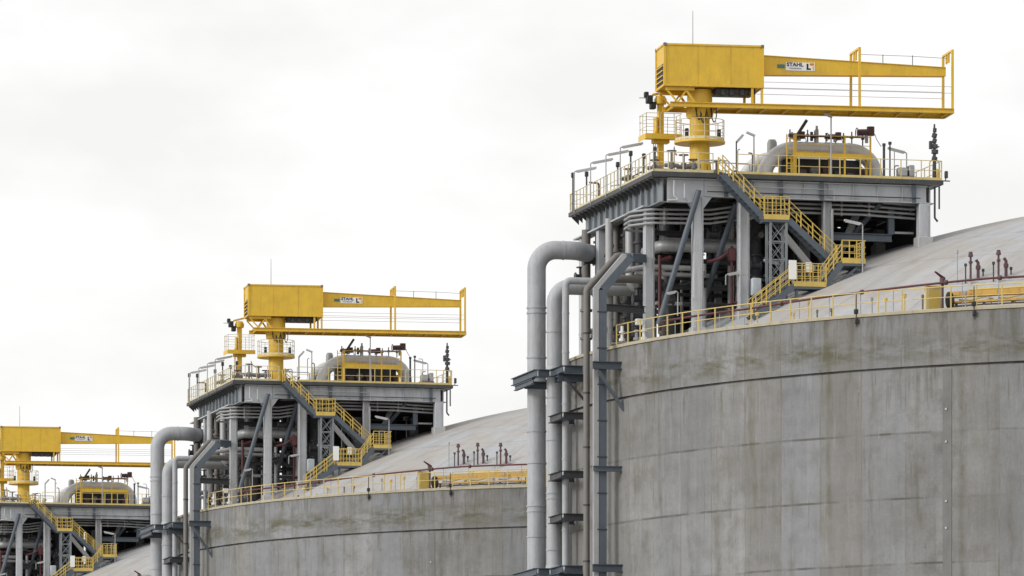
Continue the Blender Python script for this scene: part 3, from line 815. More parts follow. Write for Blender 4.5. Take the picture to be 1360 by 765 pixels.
def build_deck_rails():
    t = thing('deck_railing', 'pale weathered railing along the left deck edge of the {T}', 'railing', (PX0 + 0.05, 0, ZD))
    railing(t, [(PX0 + 0.05, PY1 - 0.05, ZD), (PX0 + 0.05, -8.95, ZD)], 'pale_rail', 1.1, 0.78, (0.5,), True, part='rail', r=0.024, w=0.05)
    t = thing('deck_railing', 'yellow railing along the front deck edge right of the stair, {T}', 'railing', (-27, PY0 + 0.05, ZD))
    railing(t, [(-32.6, PY0 + 0.05, ZD), (PX1 - 0.05, PY0 + 0.05, ZD)], 'rim_rail', 1.1, 1.18, (0.5,), True, part='rail', r=0.024, w=0.05)
    t = thing('deck_railing', 'short pale railing at the front left deck corner of the {T}', 'railing', (-36, PY0 + 0.05, ZD))
    railing(t, [(PX0 + 0.05, PY0 + 0.05, ZD), (-34.0, PY0 + 0.05, ZD)], 'pale_rail', 1.1, 0.85, (0.5,), True, part='rail', r=0.024, w=0.05)
    t = thing('deck_railing', 'pale railing along the right deck edge behind the dark mast, {T}', 'railing', (PX1 - 0.05, 0, ZD))
    railing(t, [(PX1 - 0.05, -8.9, ZD), (PX1 - 0.05, PY1 - 0.1, ZD)], 'pale_rail', 1.1, 1.5, (0.5,), True, part='rail', r=0.024, w=0.05)
    t = thing('deck_railing', 'pale railing along the back deck edge behind the pipe loops, {T}', 'railing', (-29, PY1 - 0.05, ZD))
    railing(t, [(PX0 + 0.1, PY1 - 0.05, ZD), (PX1 - 0.1, PY1 - 0.05, ZD)], 'pale_rail', 1.1, 1.5, (0.5,), True, part='rail', r=0.024, w=0.05)

# ------------------------------------------------------------------ stairs
def build_stairs():
    t = thing('staircase', 'yellow railed steel zigzag staircase down the platform front of the {T}', 'staircase', (-30, -10, 39))
    y0, y1 = -10.25, -9.3
    def flight(a, b, ya, yb):
        A, B = Vector((a[0], 0, a[1])), Vector((b[0], 0, b[1]))
        n = max(3, int(abs(A.z - B.z) / 0.22))
        m = MB()
        for i in range(n):
            p = A.lerp(B, (i + 0.5) / n)
            m.box(p.x - 0.13, p.x + 0.13, ya + 0.08, yb - 0.08, p.z - 0.03, p.z)
        fl = m.build('flight', 'blue_steel', t)
        for y in (ya + 0.04, yb - 0.04):
            MB().bar(A + Vector((0, y, -0.12)), B + Vector((0, y, -0.12)), 0.06, 0.34).build('stringer', 'blue_steel', fl)
        for y in (ya + 0.04, yb - 0.04):
            railing(fl, [A + Vector((0, y, 0)), B + Vector((0, y, 0))], 'yellow_rail', 0.95, 0.85, (0.35, 0.68), False, r=0.026, w=0.06)
        return fl
    def landing(x0, x1, ya, yb, z, rails):
        m = MB().box(x0, x1, ya, yb, z - 0.05, z)
        m.box(x0, x1, ya - 0.02, ya + 0.02, z - 0.16, z + 0.12)
        l = m.build('landing', 'yellow_rail', t)
        MB().bar((x0, (ya + yb) / 2, z - 0.2), (x1, (ya + yb) / 2, z - 0.2), yb - ya, 0.2).build('frame', 'blue_steel', l)
        for r in rails: railing(l, r, 'yellow_rail', 1.1, 0.42, (0.36, 0.68), False, r=0.028, w=0.05)
    flight((-33.8, 46.2), (-31.4, 43.85), y0, y1)
    landing(-31.45, -30.0, y0, y1, 43.85, ([(-31.45, y0, 43.85), (-30.0, y0, 43.85)], [(-31.45, y1, 43.85), (-30.0, y1, 43.85)]))
    flight((-30.0, 43.8), (-27.3, 41.42), y0, y1)
    ya, yb = -11.5, -10.5
    landing(-27.35, -26.0, ya, y1, 41.4, ([(-27.35, ya, 41.4), (-26.0, ya, 41.4), (-26.0, y1, 41.4), (-27.1, y1, 41.4)],))
    flight((-27.35, 41.36), (-28.3, 40.1), ya, yb)
    landing(-30.1, -28.25, ya, yb, 40.06, ([(-30.1, ya, 40.06), (-28.25, ya, 40.06)], [(-30.1, yb, 40.06), (-28.25, yb, 40.06)]))
    flight((-30.1, 40.02), (-32.45, 38.2), ya, yb)
    # trestle that carries the upper landing
    m = MB()
    for x in (-31.05, -30.15):
        for y in (y0 + 0.1, y1 - 0.1):
            m.bar((x, y, ground_z(x, y) - 0.4), (x, y, 43.55), 0.13, 0.13)
    for k in range(4):
        z0 = 39.5 + k
        for y in (y0 + 0.1, y1 - 0.1):
            m.bar((-31.0, y, z0), (-30.2, y, z0 + 1), 0.04, 0.04)
            m.bar((-31.0, y, z0 + 1), (-30.2, y, z0), 0.037, 0.037)
            m.bar((-31.0, y, z0), (-30.2, y, z0), 0.06, 0.06)
    m.build('trestle', 'girder_grey', t)
    for (p, q) in (((-26.3, -11.3, 41.15), (-27.9, -11.3, 39.8)), ((-26.3, -9.5, 41.15), (-26.3, -9.5, ground_z(-26.3, -9.5) - 0.2)), ((-28.2, -11.3, 39.85), (-28.2, -11.3, ground_z(-28.2, -11.3) - 0.2)),
                   ((-29.9, -11.3, 39.85), (-29.9, -11.3, ground_z(-29.9, -11.3) - 0.2)), ((-26.15, -11.3, 41.15), (-26.15, -11.3, ground_z(-26.15, -11.3) - 0.2))):
        MB().bar(p, q, 0.14, 0.14).build('leg', 'blue_steel', t)
    for x, y, z0, z1, w, which in ((-30.22, -11.62, 40.25, 41.3, 0.44, 'taller'), (-28.95, -10.45, 40.8, 41.35, 0.34, 'smaller')):
        o = MB().bbox(x - w / 2, x + w / 2, y - 0.06, y + 0.0, z0, z1, 0.01)
        s = thing('notice_board', '%s blank white board on the lower stair landing rail of the {T}' % which, 'board', (x, y, z0))
        o.build('board', 'white', s)
        MB().bar((x, y + 0.04, z0 - 0.2), (x, y + 0.04, z1 - 0.1), 0.05, 0.04).build('bracket', 'galv', s)

# ------------------------------------------------------------------ the jib crane
def text_mesh(txt, size, loc, parent, name, mat, stretch=1.0, bold=0.0):
    cu = bpy.data.curves.new('lettering', 'FONT')
    cu.body = txt; cu.size = size; cu.extrude = 0.004; cu.offset = bold
    cu.align_x = 'LEFT'; cu.resolution_u = 3
    tmp = bpy.data.objects.new('lettering', cu)
    COL.objects.link(tmp)
    dg = bpy.context.evaluated_depsgraph_get()
    me = bpy.data.meshes.new_from_object(tmp.evaluated_get(dg))
    bpy.data.objects.remove(tmp)
    me.transform(Matrix.Diagonal((stretch, 1, 1, 1)))
    me.transform(Matrix.Rotation(rad(90), 4, 'X'))
    o0 = BASE[parent.name]
    me.transform(Matrix.Translation(Vector(loc) - o0))
    me.materials.clear(); me.materials.append(M[mat])
    ob = bpy.data.objects.new(name, me)
    COL.objects.link(ob); ob.parent = parent
    BASE[ob.name] = o0
    return ob

def build_crane():
    cx, cy = -33.95, -6.0
    t = thing('jib_crane', 'big yellow slewing jib crane with box cabin above the {T}', 'crane', (cx, cy, ZD))
    t.rotation_euler.z = rad(-4.0)
    V = lambda u, v, w: (cx + u, cy + v, ZD + w)
    def box(m, u0, u1, v0, v1, w0, w1): return m.box(cx + u0, cx + u1, cy + v0, cy + v1, ZD + w0, ZD + w1)
    def bbox(m, u0, u1, v0, v1, w0, w1, b=0.02): return m.bbox(cx + u0, cx + u1, cy + v0, cy + v1, ZD + w0, ZD + w1, b)
    b = MB().lathe([(0.0, 3.9 + ZD), (0.56, 3.9 + ZD), (0.56, 0.16 + ZD), (0.85, 0.14 + ZD), (0.85, ZD)], 32, (cx, cy))
    for k in range(8):
        a = k * math.pi / 4
        b.bar((cx + 0.68 * math.cos(a), cy + 0.68 * math.sin(a), ZD + 0.14), (cx + 0.58 * math.cos(a), cy + 0.58 * math.sin(a), ZD + 1.0), 0.03, 0.2, up=(-math.sin(a), math.cos(a), 0))
    b.build('mast', 'yellow', t)
    MB().lathe([(0.0, ZD + 3.42), (0.72, ZD + 3.45), (0.76, ZD + 3.6), (0.76, ZD + 4.0), (0.70, ZD + 4.05), (0.70, ZD + 4.98), (0.0, ZD + 5.0)], 32, (cx, cy)).build('slewing_ring', 'yellow', t)
    # round service platform with its railing
    pl = MB().lathe([(0.57, ZD + 2.0), (1.42, ZD + 2.02), (1.42, ZD + 2.14), (0.57, ZD + 2.14)], 32, (cx, cy)).build('service_platform', 'yellow', t)
    ring = [V(1.38 * math.cos(k * math.pi / 8), 1.38 * math.sin(k * math.pi / 8), 2.14) for k in range(17)]
    railing(pl, ring, 'pale_rail', 1.15, 0.72, (0.36, 0.68), True, r=0.02, w=0.035)
    for u, v in ((-0.9, -0.85), (0.95, -0.7)):
        MB().bbox(cx + u - 0.1, cx + u + 0.1, cy + v - 0.1, cy + v + 0.1, ZD + 2.15, ZD + 2.75, 0.03).build('switch_box', 'black', pl)
    # cabin: a container shaped machinery house
    ca = bbox(MB(), -2.22, 3.33, -1.2, 1.2, 5.06, 7.38, 0.015).build('cabin', 'yellow', t)
    m = MB()
    for v in (-1.2, 1.2):
        for w in (5.08, 7.34): m.bar(V(-2.25, v, w), V(3.36, v, w), 0.10, 0.10)
        for u in (-2.22, 3.33): m.bar(V(u, v, 5.08), V(u, v, 7.36), 0.12, 0.12)
    for u in (-2.22, 3.33):
        for w in (5.08, 7.34): m.bar(V(u, -1.2, w), V(u, 1.2, w), 0.10, 0.10)
    m.build('frame', 'yellow', ca)
    for u in (-2.2, 3.31):
        for v in (-1.2, 1.2):
            bbox(MB(), u - 0.085, u + 0.085, v - 0.085, v + 0.085, 7.24, 7.42, 0.01).build('corner_casting', 'brown_pipe', ca)
    lv = box(MB(), -2.24, -2.225, -0.95, 0.95, 5.2, 6.3).build('louvre_opening', 'black', ca)
    m = MB()
    for k in range(4): m.bar(V(-2.27, -0.95, 5.36 + 0.27 * k), V(-2.27, 0.95, 5.36 + 0.27 * k), 0.09, 0.06)
    m.build('louvre', 'yellow', lv)
    m = MB()
    for u in (-0.35, 1.5): m.bar(V(u, -1.212, 5.14), V(u, -1.212, 7.29), 0.018, 0.012, up=(0, 1, 0))
    m.build('seam', 'yellow', ca)
    # machinery hung under the cabin
    m = bbox(MB(), 0.75, 3.0, -0.85, 0.75, 4.74, 5.04, 0.04)
    for u in (1.0, 1.5, 2.1, 2.6): bbox(m, u, u + 0.28, -0.95, -0.5, 4.62, 5.0, 0.04)
    m.build('winch', 'dark_steel', t)
    # jib
    m = MB()
    u0, u1 = 3.36, 14.0
    lo0, hi0, lo1, hi1 = 5.92, 7.0, 6.12, 6.58
    vs = [V(u, v, w) for u, lo, hi in ((u0, lo0, hi0), (u1, lo1, hi1)) for v, w in ((-0.25, lo), (0.25, lo), (0.25, hi), (-0.25, hi))]
    m.add(vs, [(0, 1, 2, 3), (7, 6, 5, 4), (0, 4, 5, 1), (1, 5, 6, 2), (2, 6, 7, 3), (3, 7, 4, 0)])
    for (wa, wb) in ((lo0, lo1), (hi0, hi1)):
        m.bar(V(u0, 0, wa), V(u1, 0, wb), 0.62, 0.035)
    jib = m.build('jib', 'yellow', t)
    for u in (10.4, 12.1):
        MB().bar(V(u, -0.2, 6.6), V(u, -0.2, 7.22), 0.04, 0.04).build('stanchion', 'brown_pipe', jib)
    MB().tube([V(9.0, -0.2, 7.2), V(12.1, -0.2, 7.17), V(14.1, -0.2, 7.1)], 0.018, 5).build('lifeline', 'galv', jib)
    # walkway girder below the jib
    m = MB()
    for v in (-1.15, 1.05):
        m.ibeam(V(-1.9, v, 4.03), V(14.2, v, 4.03), 0.2, 0.27, 0.04)
    for k in range(13):
        m.bar(V(-1.6 + k * 1.3, -1.1, 4.0), V(-1.6 + k * 1.3, 1.0, 4.0), 0.1, 0.14)
    m.bar(V(14.2, -1.15, 4.03), V(14.2, 1.05, 4.03), 0.12, 0.27)
    wk = m.build('walkway', 'yellow', t)
    m = MB().box(cx - 1.8, cx - 0.8, cy - 1.02, cy + 0.92, ZD + 4.09, ZD + 4.12).box(cx + 0.8, cx + 14.1, cy - 1.02, cy + 0.92, ZD + 4.09, ZD + 4.12)
    m.build('floor_plate', 'yellow', wk)
    m = MB()
    for v in (-1.12, 1.02):
        for w in (5.02, 5.38): m.tube([V(3.3, v, w), V(14.2, v, w)], 0.014, 5)
    m.build('guard_rail', 'galv', wk)
    # hangers and portals
    for u in (8.85, 14.16):
        m = MB()
        for v in (-1.15, 1.05): m.bar(V(u, v, 4.17), V(u, v, 7.36), 0.13, 0.15)
        m.bar(V(u, -1.21, 7.40), V(u, 1.11, 7.40), 0.13, 0.11)
        m.bar(V(u, -0.25, 6.85), V(u, -0.25, 7.34), 0.10, 0.14).bar(V(u, 0.25, 6.85), V(u, 0.25, 7.34), 0.10, 0.14)
        m.build('portal', 'yellow', t)
    for u in (2.75, 3.3):
        for v in (-1.12, 1.02):
            MB().bar(V(u, v, 4.17), V(u, v, 5.02), 0.13, 0.13).build('hanger', 'yellow', t)
    # bracing below the left end of the cabin
    for v in (-0.95, 0.95):
        m = MB()
        m.bar(V(-2.1, v, 4.93), V(-0.5, v, 4.93), 0.16, 0.2)
        m.bar(V(-2.05, v, 4.85), V(-1.4, v, 4.15), 0.07, 0.09)
        m.bar(V(-1.4, v, 4.2), V(-0.95, v, 4.85), 0.07, 0.09)
        m.bar(V(-0.95, v, 4.85), V(-0.5, v, 4.2), 0.09, 0.12)
        m.build('bracing', 'yellow', t)
    m = MB()
    for k, (u, d) in enumerate(((-0.35, 0.7), (-0.1, 0.9), (0.25, 0.6), (0.5, 0.85))):
        m.tube([V(u, -0.66, 3.95), V(u + 0.02, -0.82, 3.9 - d * 0.6), V(u + 0.18, -0.78, 3.85 - d), V(u + 0.3, -0.74, 3.9 - d * 0.5), V(u + 0.3, -0.66, 3.95)], 0.035, 6, 0.15)
    m.build('cable_loop', 'black', t)
    MB().tube([V(-0.35, 0.2, 7.4), V(-0.35, 0.2, 9.45)], [0.03, 0.018], 6).build('antenna', 'galv', t)
    # sign on the jib's front
    vy = -0.27
    MB().bar(V(4.36, vy, 6.42), V(4.78, vy, 6.42), 0.022, 0.20).build('logo', 'teal', jib)
    sg = MB().bar(V(4.84, vy, 6.42), V(6.50, vy, 6.42), 0.022, 0.46).build('sign', 'white', jib)
    text_mesh('STAHL', 0.285, V(4.89, vy - 0.014, 6.43), sg, 'lettering', 'ink', 1.12, 0.012)
    text_mesh('CraneSystems', 0.135, V(5.02, vy - 0.014, 6.28), sg, 'lettering', 'ink_grey', 0.92, 0.003)
    m = MB()
    m.cur = 0; m.bar(V(6.02, vy - 0.016, 6.46), V(6.12, vy - 0.016, 6.46), 0.012, 0.26)
    m.bar(V(6.02, vy - 0.018, 6.29), V(6.26, vy - 0.018, 6.29), 0.012, 0.09)
    m.cur = 1; m.bar(V(6.20, vy - 0.016, 6.56), V(6.44, vy - 0.016, 6.56), 0.012, 0.12)
    m.cur = 2; m.bar(V(6.36, vy - 0.018, 6.38), V(6.45, vy - 0.018, 6.38), 0.012, 0.28)
    m.build('emblem', ['sign_black', 'sign_orange', 'sign_yellow'], sg)

def build_service_mast():
    x, y = -35.67, -4.0
    t = thing('service_mast', 'slim yellow mast with square work platform left of the crane, {T}', 'mast', (x, y, ZD))
    b = MB().bbox(x - 0.165, x + 0.165, y - 0.165, y + 0.165, ZD, 50.75, 0.04)
    b.build('mast', 'yellow', t)
    b = MB().box(x - 1.05, x + 1.05, y - 0.8, y + 0.8, 48.86, 48.94).box(x - 1.05, x + 1.05, y - 0.82, y - 0.8, 48.7, 49.0).box(x - 1.07, x - 1.05, y - 0.8, y + 0.8, 48.7, 49.0)
    b.box(x - 0.45, x + 0.45, y - 0.3, y + 0.3, 48.55, 48.855)
    pl = b.build('work_platform', 'yellow', t)
    z = 48.94
    railing(pl, [(x - 1.02, y - 0.78, z), (x + 1.02, y - 0.78, z), (x + 1.02, y + 0.78, z), (x - 1.02, y + 0.78, z), (x - 1.02, y - 0.78, z)], 'pale_rail', 1.2, 0.8, (0.36, 0.68), False, r=0.018, w=0.032)
    MB().bbox(x - 0.33, x - 0.21, y - 0.25, y + 0.2, 49.0, 50.0, 0.03).build('switch_box', 'yellow', t)
    b = MB().lathe([(0.0, 50.7), (0.33, 50.75), (0.36, 51.0), (0.25, 51.2), (0.0, 51.25)], 16, (x, y))
    b.bar((x - 0.45, y, 51.25), (x + 0.3, y, 51.45), 0.3, 0.12)
    b.build('head', 'yellow', t)
    b = MB().bbox(x - 0.85, x - 0.5, y - 0.3, y + 0.1, 50.75, 51.2, 0.04).bbox(x - 0.62, x - 0.3, y - 0.25, y + 0.15, 50.45, 50.85, 0.04).bbox(x - 0.95, x - 0.72, y - 0.2, y + 0.1, 51.1, 51.4, 0.03)
    b.build('floodlight', 'black', t)
    MB().bar((x - 1.25, y - 0.1, 51.05), (x - 0.9, y - 0.1, 51.05), 0.05, 0.04).build('aerial', 'galv', t)
    b = MB()
    for s in (-0.22, 0.22): b.bar((x - 0.34, y + s, ZD), (x - 0.34, y + s, 49.2), 0.04, 0.04)
    for k in range(8): b.bar((x - 0.34, y - 0.22, ZD + 0.3 + 0.3 * k), (x - 0.34, y + 0.22, ZD + 0.3 + 0.3 * k), 0.03, 0.03)
    b.build('ladder', 'yellow_rail', t)
    return t

# ------------------------------------------------------------------ pipes that climb the wall
def rings(t, x, y, zs, r, name='cladding_band', mat='clad', h=0.09):
    for z in zs: MB().tube([(x, y, z), (x, y, z + h)], r, 18).build(name, mat, t)
def build_wall_pipes():
    t = thing('unloading_pipe', 'thickest grey clad pipe climbing the wall left of the others, {T}', 'pipe', (-40.83, 4.0, 0))
    MB().tube([(-40.83, 4.0, 0), (-40.83, 4.0, 43.42), (-38.5, 4.0, 43.42), (-36.2, 6.6, 43.42)], 0.53, 24, [0, 1.15, 1.0, 0], 12).build('pipe', 'clad', t)
    rings(t, -40.83, 4.0, (39.75, 40.05, 37.2, 33.0, 31.2, 28.45, 28.75, 27.0, 23), 0.575)
    MB().tube([(-39.3, 4.0, 43.42), (-39.22, 4.0, 43.42)], 0.555, 16).build('cladding_band', 'clad', t)
    t = thing('unloading_pipe', 'medium grey clad pipe, second from the left on the wall of the {T}', 'pipe', (-40.71, 0.3, 0))
    MB().tube([(-40.71, 0.3, 0), (-40.71, 0.3, 40.9), (-36.0, 0.3, 40.9)], 0.44, 20, 0.95, 10).build('pipe', 'clad', t)
    rings(t, -40.71, 0.3, (38.3, 34.6, 32.2, 28.9, 29.2, 26, 23), 0.48)
    t = thing('unloading_pipe', 'thin pale pipe, third from the left on the wall of the {T}', 'pipe', (-40.43, -1.2, 0))
    MB().tube([(-40.43, -1.2, 0), (-40.43, -1.2, 41.08), (-36.0, -1.2, 41.08)], 0.2, 14, 0.3, 8).build('pipe', 'clad', t)
    rings(t, -40.43, -1.2, (39.2, 37.0, 34.1, 31, 27), 0.22)
    t = thing('unloading_pipe', 'brown grey pipe with angled bend beside the cable duct, {T}', 'pipe', (-40.62, -6.7, 0))
    MB().tube([(-40.62, -6.7, 0), (-40.62, -6.7, 39.95), (-38.75, -6.2, 41.95), (-36.5, -5.4, 42.0)], 0.18, 14, 0.35, 6).build('pipe', 'brown_pipe', t)
    rings(t, -40.62, -6.7, (37.5, 34.2, 31.2, 28, 24.9), 0.2, 'clamp', 'dark_steel')
    t = thing('cable_duct', 'blue grey square cable duct with angled bend on the wall of the {T}', 'cable duct', (-40.2, -7.5, 0))
    m = MB()
    path = [Vector((-40.05, -7.5, 0)), Vector((-40.05, -7.5, 39.85)), Vector((-38.35, -7.2, 41.72)), Vector((-37.35, -6.3, 41.8))]
    def duct(off, w, h):
        for i in range(3): m.bar(path[i] + Vector(off), path[i + 1] + Vector(off), w, h, up=(0, 1, 0))
    duct((0.1, 0, 0), 0.44, 0.4)
    m.build('duct', 'blue_steel', t)
    m = MB(); 
    for i in range(3): m.bar(path[i] + Vector((-0.27, -0.05, 0.06)), path[i + 1] + Vector((-0.27, -0.05, 0.12)), 0.27, 0.34, up=(0, 1, 0))
    m.build('cover', 'galv', t)
    for z in range(20, 40, 2): MB().box(-40.27, -39.70, -7.73, -7.705, z + 0.6, z + 0.68).build('strap', 'dark_steel', t)
    # support frames
    for zz, where in ((35.92, 'upper'), (24.75, 'lower')):
        t = thing('pipe_support', '%s blue grey steel frame bracing the wall pipes of the {T}' % where, 'pipe support', (-40, -1, zz))
        I = lambda a, b, w=0.3, h=0.42: MB().ibeam(a, b, w, h, 0.045).build('beam', 'support_blue', t)
        I((-41.95, 5.0, zz), (-41.95, -0.5, zz))
        I((-41.82, -0.5, zz - 0.002), (-41.2, -0.5, zz - 0.002))
        I((-41.06, -0.37, zz + 0.003), (-41.06, -3.0, zz + 0.003))
        I((-40.93, -3.0, zz), (-39.9, -3.0, zz))
        I((-41.8, 4.9, zz - 0.004), (-38.9, 4.9, zz - 0.004))
        I((-41.9, 2.4, zz - 0.40), (-39.2, 2.4, zz - 0.40))
        I((-41.2, -2.5, zz - 0.42), (-39.5, -2.5, zz - 0.42))
        I((-42.0, 4.3, zz - 0.41), (-42.0, 0.0, zz - 0.41), 0.2, 0.3)
        I((-41.0, -0.9, zz - 0.41), (-39.5, -0.9, zz - 0.41), 0.2, 0.3)
        I((-40.6, -7.95, zz - 0.25), (-38.6, -7.95, zz - 0.25))
        if where == 'upper':
            MB().bar((-40.3, -8.1, zz - 0.6), (-38.72, -8.1, 33.0), 0.14, 0.26, up=(0, 1, 0)).build('brace', 'blue_steel', t)
            MB().bar((-40.9, -2.9, zz - 0.5), (-39.75, -2.9, 34.2), 0.12, 0.2, up=(0, 1, 0)).build('brace', 'dark_steel', t)
        for x, y, r in ((-40.83, 4.0, 0.62), (-40.71, 0.3, 0.53)):
            MB().tube([(x, y, zz + 0.19), (x, y, zz + 0.45)], [r, r - 0.07], 18).build('saddle', 'clad', t)
    for z, nth in ((33.32, 'uppermost'), (30.05, 'middle'), (27.66, 'lowest')):
        t = thing('pipe_clamp', '%s dark clamp frame holding the thin wall pipe of the {T}' % nth, 'pipe clamp', (-40.5, -1.8, z), 'clamps on the thin wall pipe')
        m = MB().ibeam((-41.1, -0.3, z), (-41.1, -2.9, z), 0.26, 0.4).ibeam((-41.0, -3.0, z + 0.002), (-39.6, -3.0, z + 0.002), 0.26, 0.4)
        m.ibeam((-41.0, -0.4, z - 0.003), (-39.7, -0.4, z - 0.003), 0.26, 0.4)
        m.build('frame', 'dark_steel', t)
        MB().tube([(-40.43, -1.2, z - 0.1), (-40.43, -1.2, z + 0.1)], 0.28, 14).build('collar', 'blue_steel', t)
        if z < 31:
            pass
    for z, nth in ((29.98, 'upper'),):
        t = thing('duct_bracket', 'blue grey wall bracket halfway up the cable duct of the {T}', 'bracket', (-39.2, -7.9, z))
        MB().ibeam((-40.55, -7.9, z), (-38.65, -7.9, z), 0.24, 0.3).build('beam', 'blue_steel', t)
        MB().box(-38.64, -38.56, -8.1, -7.7, z - 0.28, z + 0.28).build('plate', 'dark_steel', t)

# ------------------------------------------------------------------ pipe loops and gear on the deck
def build_deck_gear():
    for y, which in ((-4.5, 'front'), (-0.2, 'rear')):   # each a wide low arch
        t = thing('pipe_loop', 'fat grey clad pipe loop rising from the deck, %s one, {T}' % which, 'pipe', (-29.5, y, ZD))
        MB().tube([(-29.85, y, 46.0), (-29.85, y, 48.42), (-23.3, y, 48.42), (-23.3, y, 46.0)], 0.43, 24, [0, 1.9, 1.45, 0], 12).build('pipe', 'clad_light', t)
        for x in (-27.4, -26.1, -24.9): MB().tube([(x, y, 48.42), (x + 0.09, y, 48.42)], 0.455, 20).build('cladding_band', 'clad_light', t)
        for x in (-29.85, -23.3): MB().tube([(x, y, 46.4), (x, y, 46.55)], 0.57, 20).build('flange', 'clad_light', t)
    x, y = -28.9, -3.0
    t = thing('air_vessel', 'small round grey vessel behind the left bend of the front pipe loop, {T}', 'vessel', (x, y, ZD))
    MB().lathe([(0.0, 47.95), (0.25, 48.0), (0.28, 48.2), (0.28, 48.95), (0.2, 49.12), (0.0, 49.15)], 16, (x, y)).build('vessel', 'galv', t)
    MB().tube([(x, y, ZD), (x, y, 48.0)], 0.07, 8).build('leg', 'galv', t)
    MB().tube([(x + 0.8, y, ZD), (x + 0.8, y, 48.95)], 0.04, 6).build('stem', 'dark_steel', t)
    # dark machinery below the loop
    t = thing('valve_block', 'dark valve machinery sitting under the front pipe loop of the {T}', 'machinery', (-26.4, -4.6, ZD))
    rnd = random.Random(3)
    MB().bbox(-28.7, -24.0, -4.2, -3.6, ZD, 47.95, 0.05).build('housing', 'dark_steel', t)
    for i in range(7):
        x = -28.4 + i * 0.7
        h = rnd.uniform(0.5, 1.2)
        m = rnd.choice(('brown_pipe', 'dark_steel', 'galv', 'maroon'))
        MB().tube([(x, -4.9, ZD), (x, -4.9, ZD + h)], 0.16, 10).tube([(x - 0.22, -4.9, ZD + h), (x + 0.22, -4.9, ZD + h)], 0.2, 10).build('valve', m, t)
    # yellow access platform in front of the loop
    t = thing('access_platform', 'yellow access platform with ladder before the front pipe loop of the {T}', 'platform', (-26.3, -5.7, ZD))
    ya, yb = -6.1, -5.2
    MB().box(-28.5, -23.95, ya, yb, 47.85, 47.93).box(-28.5, -23.95, ya - 0.03, ya, 47.72, 48.02).build('floor', 'yellow', t)
    for x in (-28.4, -25.55, -24.05):
        MB().bar((x, ya + 0.05, ZD), (x, ya + 0.05, 49.05), 0.085, 0.085).build('post', 'yellow', t)
    for x in (-28.4, -26.2, -24.05):
        MB().bar((x, yb - 0.05, ZD), (x, yb - 0.05, 47.85), 0.12, 0.12).build('post', 'yellow', t)
    m = MB()
    for z in (48.5, 49.0): m.bar((-28.45, ya + 0.05, z), (-24.0, ya + 0.05, z), 0.035, 0.035)
    m.build('handrail', 'yellow_rail', t)
    m = MB().box(-28.3, -27.1, yb + 0.02, yb + 0.06, 47.93, 48.25).box(-27.0, -26.1, yb + 0.02, yb + 0.06, 47.93, 48.22)
    m.build('kick_plate', 'yellow', t)
    m = MB()
    for s in (0, 0.42): m.bar((-28.95 + s, ya - 0.05, ZD), (-28.95 + s, ya - 0.05, 49.0), 0.06, 0.06)
    for k in range(9): m.bar((-28.95, ya - 0.05, ZD + 0.25 + 0.28 * k), (-28.53, ya - 0.05, ZD + 0.25 + 0.28 * k), 0.04, 0.04)
    m.build('ladder', 'yellow', t)
    m = MB().tube([(-28.3, -4.9, 49.12), (-24.0, -4.9, 49.16)], 0.06, 8)
    o = m.build('deluge_pipe', 'red', None, (-26, -4.9, 49.12))
    tag(o, 'thin dark red pipe running along the top of the front loop of the {T}', 'pipe')
    # actuators on top of the loop
    def actuator(x, z, s, label):
        t = thing('valve_actuator', label, 'valve actuator', (x, -4.5, z - 0.3))
        MB().tube([(x, -4.5, 48.9), (x, -4.5, z)], 0.1, 8).build('stem', 'galv', t)
        MB().tube([(x - 0.55 * s, -4.5, z + 0.05), (x + 0.4 * s, -4.5, z + 0.1)], 0.2 * s, 10).tube([(x + 0.25 * s, -4.5, z - 0.1), (x + 0.25 * s, -4.5, z + 0.42 * s)], 0.24 * s, 10).build('body', 'maroon', t)
        w = [(x - 0.6 * s, -4.5 + 0.27 * s * math.cos(k * math.pi / 6), z + 0.05 + 0.27 * s * math.sin(k * math.pi / 6)) for k in range(13)]
        MB().tube(w, 0.03, 6).build('handwheel', 'maroon', t)
        MB().tube([(x + 0.5 * s, -4.5, z), (x + 0.62 * s, -4.5, z - 0.3), (x + 0.9 * s, -4.5, z - 0.7)], 0.02, 5).build('cable', 'black', t)
    actuator(-27.75, 49.12, 0.7, 'maroon valve actuator at the left end of the loop top, {T}')
    actuator(-25.65, 49.12, 0.75, 'maroon valve actuator on the middle of the loop top, {T}')
    actuator(-23.8, 49.42, 0.95, 'largest maroon valve actuator, at the right end of the loop top, {T}')
    x = -26.75
    t = thing('relief_valve', 'grey upright relief valve on the front loop left of the lamp, {T}', 'valve', (x, -4.6, 48.9))
    MB().tube([(x, -4.6, 48.6), (x, -4.6, 49.55)], 0.11, 10).tube([(x, -4.6, 49.5), (x, -4.6, 49.75)], 0.07, 8).build('body', 'galv', t)
    MB().tube([(x - 0.3, -4.6, 48.9), (x - 0.3, -4.6, 49.4)], 0.09, 8).tube([(x - 0.3, -4.6, 49.1), (x, -4.6, 49.1)], 0.06, 8).build('pilot', 'dark_steel', t)
    t = thing('davit_arm', 'dark tilted davit arm leaning up right above the loop of the {T}', 'davit', (-28.1, -5.0, 48.9))
    MB().bar((-28.2, -5.0, 48.85), (-27.45, -5.0, 50.0), 0.12, 0.16).build('arm', 'dark_steel', t)
    MB().tube([(-28.5, -5.0, 49.15), (-28.15, -5.0, 49.0)], 0.12, 8).build('base', 'maroon', t)
